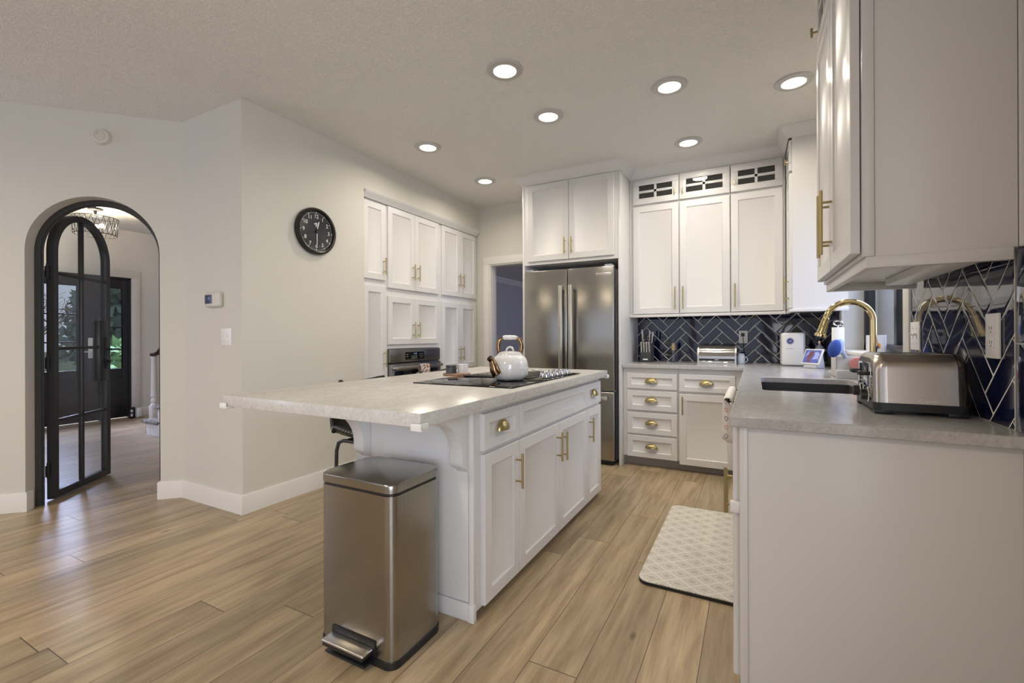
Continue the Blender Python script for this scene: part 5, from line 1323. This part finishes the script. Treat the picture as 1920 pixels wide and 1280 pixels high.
# ---- toaster
qx0, qx1, qy0, qy1 = 0.334, 0.560, 1.800, 2.075
tz = CZ1
to = thing('toaster', 'wide brushed stainless toaster on black feet on the worktop', 'toaster', (0.44, 1.93, tz))
def rounded_top(x0, x1, y0, y1, z0, z1, r, rt):
    mb = MB(); mb.vbox((x0, y0, z0), (x1, y1, z1), r, seg=6, top=rt); return mb
# body profile across y (front/back faces curve in at the top), long axis along x
def toaster_body(x0, x1, shrink=0.0):
    pts = []; yc = (qy0 + qy1) / 2; hw = (qy1 - qy0) / 2 - shrink; zt = 1.092 - shrink; r = 0.048
    pts += [(yc - hw, tz + 0.034)]
    for k in range(9): a = PI / 2 * k / 8; pts.append((yc - hw + 0.008 + r - (r) * math.cos(a), zt - r + r * math.sin(a)))
    for k in range(9): a = PI / 2 * (1 - k / 8); pts.append((yc + hw - 0.008 - r + (r) * math.cos(a), zt - r + r * math.sin(a)))
    pts += [(yc + hw, tz + 0.034)]
    mb = MB(); mb.prism(pts, x0, x1, Matrix(((0, 0, 1, 0), (1, 0, 0, 0), (0, 1, 0, 0), (0, 0, 0, 1)))); return mb
M_toast = mat('toaster_steel', (0.50, 0.45, 0.41), 0.26, 1.0, bump=(60, 0.06, 0.001, (3, 3, 40)))
build('body', toaster_body(qx0 + 0.032, qx1 - 0.024), M_toast, to, 30)
def end_cap(x0, x1, sgn):
    mb = MB(); P = []; n = 8
    yc = (qy0 + qy1) / 2; hw0 = (qy1 - qy0) / 2
    for k in range(n + 1):
        a = PI / 2 * k / n; s = 0.022 * (1 - math.cos(a)); xx = (x1 - (x1 - x0) * math.sin(a)) if sgn < 0 else (x0 + (x1 - x0) * math.sin(a))
        hw = hw0 + 0.002 - s; zt = 1.094 - s; r = 0.048; row = [(xx, yc - hw, tz + 0.034)]
        for q in range(9): b = PI / 2 * q / 8; row.append((xx, yc - hw + 0.008 + r - r * math.cos(b), zt - r + r * math.sin(b)))
        for q in range(9): b = PI / 2 * (1 - q / 8); row.append((xx, yc + hw - 0.008 - r + r * math.cos(b), zt - r + r * math.sin(b)))
        row.append((xx, yc + hw, tz + 0.034)); P.append(row)
    mb.grid(P); mb.bm.faces.new([mb.bm.verts.new(p) for p in P[-1]]); bmesh.ops.remove_doubles(mb.bm, verts=mb.bm.verts[:], dist=1e-5)
    bmesh.ops.recalc_face_normals(mb.bm, faces=mb.bm.faces[:]); return mb
fcap = build('control_end', end_cap(qx0, qx0 + 0.034, -1), M_toast, to, 40)
build('rear_end', end_cap(qx1 - 0.026, qx1, 1), mat('dark_end_steel', (0.16, 0.14, 0.125), 0.3, 0.9), to, 40)
# base with feet
mb = MB(); mb.vbox((qx0 - 0.002, qy0 - 0.005, tz + 0.012), (qx1 + 0.003, qy1 + 0.005, tz + 0.036), 0.022, seg=6)
for x in (qx0 + 0.022, qx1 - 0.030):
    for y in (qy0 + 0.012, qy1 - 0.012): mb.box((x - 0.022, y - 0.014, tz), (x + 0.026, y + 0.014, tz + 0.014), 0.003)
build('base', mb, M_black, to)
mb = MB()
for y in (1.885, 1.985): mb.box((qx0 + 0.045, y - 0.016, 1.0925), (qx1 - 0.04, y + 0.016, 1.0932))
build('bread_slots', mb, M_black, to)
build('front_plate', MB().box((qx0 - 0.002, qy0 + 0.045, tz + 0.045), (qx0 + 0.004, qy1 - 0.045, 1.062), 0.010), M_chrome, fcap)
for y in (1.872, 2.000):
    k = MB(); M_ = basis((qx0 - 0.002, y, 0.957), (0, -1, 0), (0, 0, 1)); k.lathe([(0.021, 0), (0.021, 0.004), (0.0185, 0.006), (0.017, 0.020), (0.0, 0.021)], n=28, M=M_)
    build('dial', k, M_black, fcap)
    build('dial_ring', MB().lathe([(0.0215, 0), (0.0245, 0.001), (0.0215, 0.004)], n=28, M=M_, close=False), M_chrome, fcap)
    build('lever_knob', MB().box((qx0 - 0.030, y - 0.022, 1.020), (qx0 - 0.004, y + 0.022, 1.034), 0.004), M_black, fcap)
    build('lever_slot', MB().box((qx0 - 0.0035, y - 0.0025, 0.985), (qx0 - 0.0015, y + 0.0025, 1.055)), M_black, fcap)
    for q in range(3): build('button', MB().lathe([(0.005, 0), (0.005, 0.003), (0, 0.0035)], n=14, M=basis((qx0 - 0.002, y - 0.032, 0.985 + q * 0.013), (0, -1, 0), (0, 0, 1))), M_chrome, fcap)
build('brand_lettering', text_mb('Cuisinart', 0.0135, face_py(0.4655, qy0 + 0.0002, 0.9505), 0.0008), M_chrome, to)

# ---- dish towel by the sink
tw2 = build('dish_towel', towel_mesh(2.28, 2.80, -0.090, -0.122, 0.868, 0.665, 0.72, wave=0.006, curl=0.045, n=36), mat('heart_print_cloth', (0.70, 0.66, 0.62), 0.9), None, at=(-0.1, 2.57, 0.86))
s_ = tw2.modifiers.new('s', 'SOLIDIFY'); s_.thickness = 0.005
tag(tw2, 'white dish towel with small printed hearts hanging in front of the sink', 'towel')
M_heart = mat('heart_ink', (0.10, 0.05, 0.06), 0.8); M_heart2 = mat('heart_ink_rose', (0.55, 0.25, 0.22), 0.8)
rn = random.Random(3); hn = 0
for i in range(3):
    for j in range(5):
        z = 0.685 + j * 0.040
        if i == 0: M_ = basis((-0.112, 2.293, z + 0.01), (0.045, -0.05, 0), (0, 0, 1))
        else: M_ = face_mx(-0.133, 2.36 + i * 0.1, z)
        M_ = M_ @ Matrix.Rotation(rn.uniform(-0.3, 0.3), 4, 'Z')
        hp_ = [(0.011 * math.sin(a) ** 3, 0.0095 * math.cos(a) - 0.0035 * math.cos(2 * a) - 0.0013 * math.cos(3 * a)) for a in [2 * PI * k / 20 for k in range(20)]]
        build('printed_heart', MB().tube([M_ @ Vector((p[0], p[1], 0)) for p in hp_], 0.0012, n=5, closed=True), (M_heart, M_heart2)[(i + j) % 2], tw2)
mb = MB(); mb.cyl((-0.104, 2.30, 0.852), (-0.104, 2.82, 0.852), 0.004, n=10)
for y in (2.302, 2.818): mb.cyl((-0.104, y, 0.852), (-0.060, y, 0.852), 0.004, n=10)
tag(build('towel_bar', mb, M_black, None, at=(-0.1, 2.57, 0.85)), 'slim dark towel bar on the sink base under the worktop', 'towel bar')

# ================================================================== HALL AND ENTRY
ch = thing('flush_ceiling_light', 'wire drum ceiling light with zigzag frame in the hall', 'ceiling light', (-7.0, 2.50, CEIL))
hx, hy, hr, hz0, hz1 = -7.0, 2.50, 0.215, 2.40, 2.60
build('canopy', MB().lathe([(0, 0), (0.075, 0), (0.07, -0.02), (0.02, -0.03), (0.012, -0.06), (0.012, -0.10), (0, -0.10)], (hx, hy, CEIL), n=32), M_blackmetal, ch)
mb = MB()
for z, r in ((hz0, hr * 0.93), (hz1, hr)): mb.tube([(hx + r * math.cos(a), hy + r * math.sin(a), z) for a in [2 * PI * k / 36 for k in range(36)]], 0.005, n=6, closed=True)
for k in range(3):
    a = 2 * PI * k / 3; mb.tube([(hx, hy, hz1 + 0.02), (hx + hr * math.cos(a), hy + hr * math.sin(a), hz1)], 0.004, n=6)
N_ = 12
for k in range(N_):
    a0, a1, a2 = [2 * PI * (k + q) / N_ for q in (0, 0.5, 1)]
    p0 = (hx + hr * math.cos(a0), hy + hr * math.sin(a0), hz1); p1 = (hx + hr * 0.93 * math.cos(a1), hy + hr * 0.93 * math.sin(a1), hz0); p2 = (hx + hr * math.cos(a2), hy + hr * math.sin(a2), hz1)
    mb.tube([p0, p1], 0.003, n=5); mb.tube([p1, p2], 0.003, n=5)
    p0 = (hx + hr * 0.93 * math.cos(a0), hy + hr * 0.93 * math.sin(a0), hz0); p1 = (hx + hr * math.cos(a1), hy + hr * math.sin(a1), hz1); p2 = (hx + hr * 0.93 * math.cos(a2), hy + hr * 0.93 * math.sin(a2), hz0)
    mb.tube([p0, p1], 0.003, n=5); mb.tube([p1, p2], 0.003, n=5)
build('wire_frame', mb, M_blackmetal, ch)
for k in range(3):
    a = 2 * PI * k / 3 + 0.6; x, y = hx + 0.07 * math.cos(a), hy + 0.07 * math.sin(a)
    build('bulb', MB().ball((x, y, 2.51), 0.024, (1, 1, 1.2), 12), M_bulb, ch)
pl = bpy.data.lights.new('hall_bulb', 'POINT'); pl.energy = 26; pl.color = (1.0, 0.86, 0.62); pl.shadow_soft_size = 0.03
po = bpy.data.objects.new('hall_bulb', pl); COL.objects.link(po); po.parent = ch; po.location = (0, 0, -0.17)

# newel, handrail, balusters and the first carpeted steps
nx, ny = -7.36, 3.26
st_ = thing('staircase', 'carpeted stairs with white newel and dark handrail beyond the arched door', 'staircase', (nx, ny, 0))
nw = MB(); nw.box((nx - 0.045, ny - 0.045, 0), (nx + 0.045, ny + 0.045, 0.22), 0.004)
nw.lathe([(0.040, 0.22), (0.044, 0.235), (0.028, 0.25), (0.038, 0.275), (0.040, 0.30), (0.026, 0.33), (0.040, 0.345), (0.042, 0.36), (0.034, 0.375), (0.036, 0.45), (0.030, 0.80), (0.030, 0.86), (0.038, 0.88), (0.038, 0.90), (0, 0.90)], (nx, ny, 0), n=20)
build('newel_post', nw, M_trim, st_)
rail = [(nx - 0.05, ny, 0.925), (nx + 0.03, ny, 0.93), (nx + 0.12, ny - 0.0, 0.955), (nx + 0.22, ny, 1.02), (nx + 0.36, ny, 1.13), (nx + 0.9, ny, 1.50), (nx + 1.6, ny, 2.0)]
build('handrail', MB().tube(rail, 0.030, n=10), M_handrail, st_)
for k in range(5):
    x = nx + 0.20 + 0.13 * k; zt = 1.0 + (x - nx - 0.2) * 0.7
    build('baluster', MB().cyl((x, ny, 0.0), (x, ny, zt), 0.014, n=10), M_trim, st_)
sx_, sy_ = -6.42, 2.76
for k in range(4):
    z0, z1 = k * 0.185, (k + 1) * 0.185; x0 = sx_ + 0.27 * k
    mb = MB(); mb.box((x0, sy_, 0 if k == 0 else z0 - 0.02), (x0 + 0.55, sy_ + 0.55, z1 - 0.03), 0.002); build('step', mb, M_trim, st_)
    mb = MB(); mb.box((x0 - 0.035, sy_ - 0.03, z1 - 0.045), (x0 + 0.29, sy_ + 0.56, z1), 0.018, seg=3)
    mb.box((x0 - 0.030, sy_ + 0.005, z0), (x0 + 0.003, sy_ + 0.555, z1 - 0.03), 0.010); build('carpet_tread', mb, M_carpet, st_)

# heart wreath on the front door glass
hw = thing('heart_wreath', 'dark twig heart wreath hanging on the front door window', 'wreath', (Xd + 0.03, 2.44, 1.45))
rn = random.Random(11)
for q in range(1):
    mb = MB()
    for s in range(7):
        pts = []
        for k in range(37):
            a = 2 * PI * k / 36; sc = 0.0088 + rn.uniform(-0.0006, 0.0006)
            pts.append((Xd + 0.040 + rn.uniform(-0.008, 0.008), 2.45 + sc * 16 * math.sin(a) ** 3, 1.44 + sc * (13 * math.cos(a) - 5 * math.cos(2 * a) - 2 * math.cos(3 * a) - math.cos(4 * a))))
        mb.tube(pts[:-1], 0.004, n=5, closed=True)
    build('twigs', mb, M_bark, hw)
mb = MB(); mb.cyl((Xd + 0.03, 2.45, 1.53), (Xd + 0.03, 2.45, 1.86), 0.003, n=6); build('ribbon', mb, M_bark, hw)

# door stop robot-like item beside the casing
ds = thing('door_stop', 'small black and white device on the floor beside the front door casing', 'device', (-7.93, 3.25, 0))
build('body', MB().box((-7.96, 3.20, 0.0), (-7.90, 3.27, 0.16), 0.008), M_black, ds); build('side', MB().box((-7.90, 3.275, 0.01), (-7.86, 3.34, 0.15), 0.018, seg=3), M_white, ds)
for z in (0.05, 0.11): build('light_patch', MB().box((-7.899, 3.21, z - 0.018), (-7.897, 3.235, z + 0.018)), M_white, ds)

# ================================================================== OUTDOORS
struct('ground_outside', MB().box((-60, -14, -0.30), (-9.5, 24, -0.12)), M_lawn)
struct('ground_garden', MB().box((3.0, -14, -0.30), (24, 24, -0.12)), M_lawn)
def branches(mb, p, d, L, r, depth, rn):
    q = p + d * L; mb.tube([p, p.lerp(q, 0.5) + Vector((rn.uniform(-1, 1), rn.uniform(-1, 1), 0)) * L * 0.05, q], [r, r * 0.85, r * 0.7], n=5)
    if depth == 0: return
    for k in range(3 if depth > 1 else 4):
        e = (d + Vector((rn.uniform(-1, 1), rn.uniform(-1, 1), rn.uniform(-0.35, 0.6))) * 0.85).normalized()
        branches(mb, q if k < 2 else p.lerp(q, 0.6), e, L * rn.uniform(0.6, 0.8), r * 0.6, depth - 1, rn)
for i, (x, y, L, lab) in enumerate(((-12.2, 3.0, 0.85, 'bare branched tree seen through the front door window'), (-22.0, 4.4, 1.2, 'bare tree farther out beyond the entry'), (3.6, 8.6, 0.8, 'bare twiggy tree outside the sink window'))):
    rn = random.Random(20 + i); mb = MB(); branches(mb, Vector((x, y, -0.15)), Vector((0.05, 0, 1)).normalized(), L, 0.05, 5, rn)
    tag(build('tree', mb, M_bark, None, at=(x, y, -0.15)), lab, 'tree')
def bush(x, y, z, rx, rz, n, m, label, size, seed, name='shrub'):
    rn = random.Random(seed); mb = MB(); t = thing(name, label, 'shrub', (x, y, z))
    for k in range(n):
        a, b = rn.uniform(0, 2 * PI), rn.uniform(-0.2, 1); rr = rn.uniform(0.55, 1.0)
        c = Vector((x + rx * rr * math.cos(a) * math.sqrt(max(0, 1 - b * b)), y + rx * rr * math.sin(a) * math.sqrt(max(0, 1 - b * b)), z + 0.15 + rz * rr * (0.3 + 0.7 * b)))
        u = Vector((rn.uniform(-1, 1), rn.uniform(-1, 1), rn.uniform(-1, 1))).normalized(); v = u.orthogonal().normalized(); s = size * rn.uniform(0.6, 1.3)
        vs_ = [mb.bm.verts.new(c + q) for q in (-u * s, -v * s * 0.4, u * s, v * s * 0.4)]; mb.bm.faces.new(vs_)
    build('foliage', mb, m, t, None)
    mb = MB()
    for k in range(6): a = k * 1.05; mb.tube([(x, y, z), (x + rx * 0.4 * math.cos(a), y + rx * 0.4 * math.sin(a), z + rz * 0.6)], 0.015, n=5)
    build('stems', mb, M_bark, t)
bush(-10.6, 4.05, -0.13, 0.45, 1.15, 260, M_leaf, 'green strappy shrub outside the entry sidelight', 0.16, 1)
bush(-17.0, 7.0, -0.13, 1.7, 3.4, 2400, M_leafd, 'tall dark evergreen beyond the entry sidelight', 0.22, 2)
bush(2.6, 7.0, -0.13, 0.55, 2.4, 1300, M_leafd, 'evergreen shrub outside the sink window', 0.08, 3)
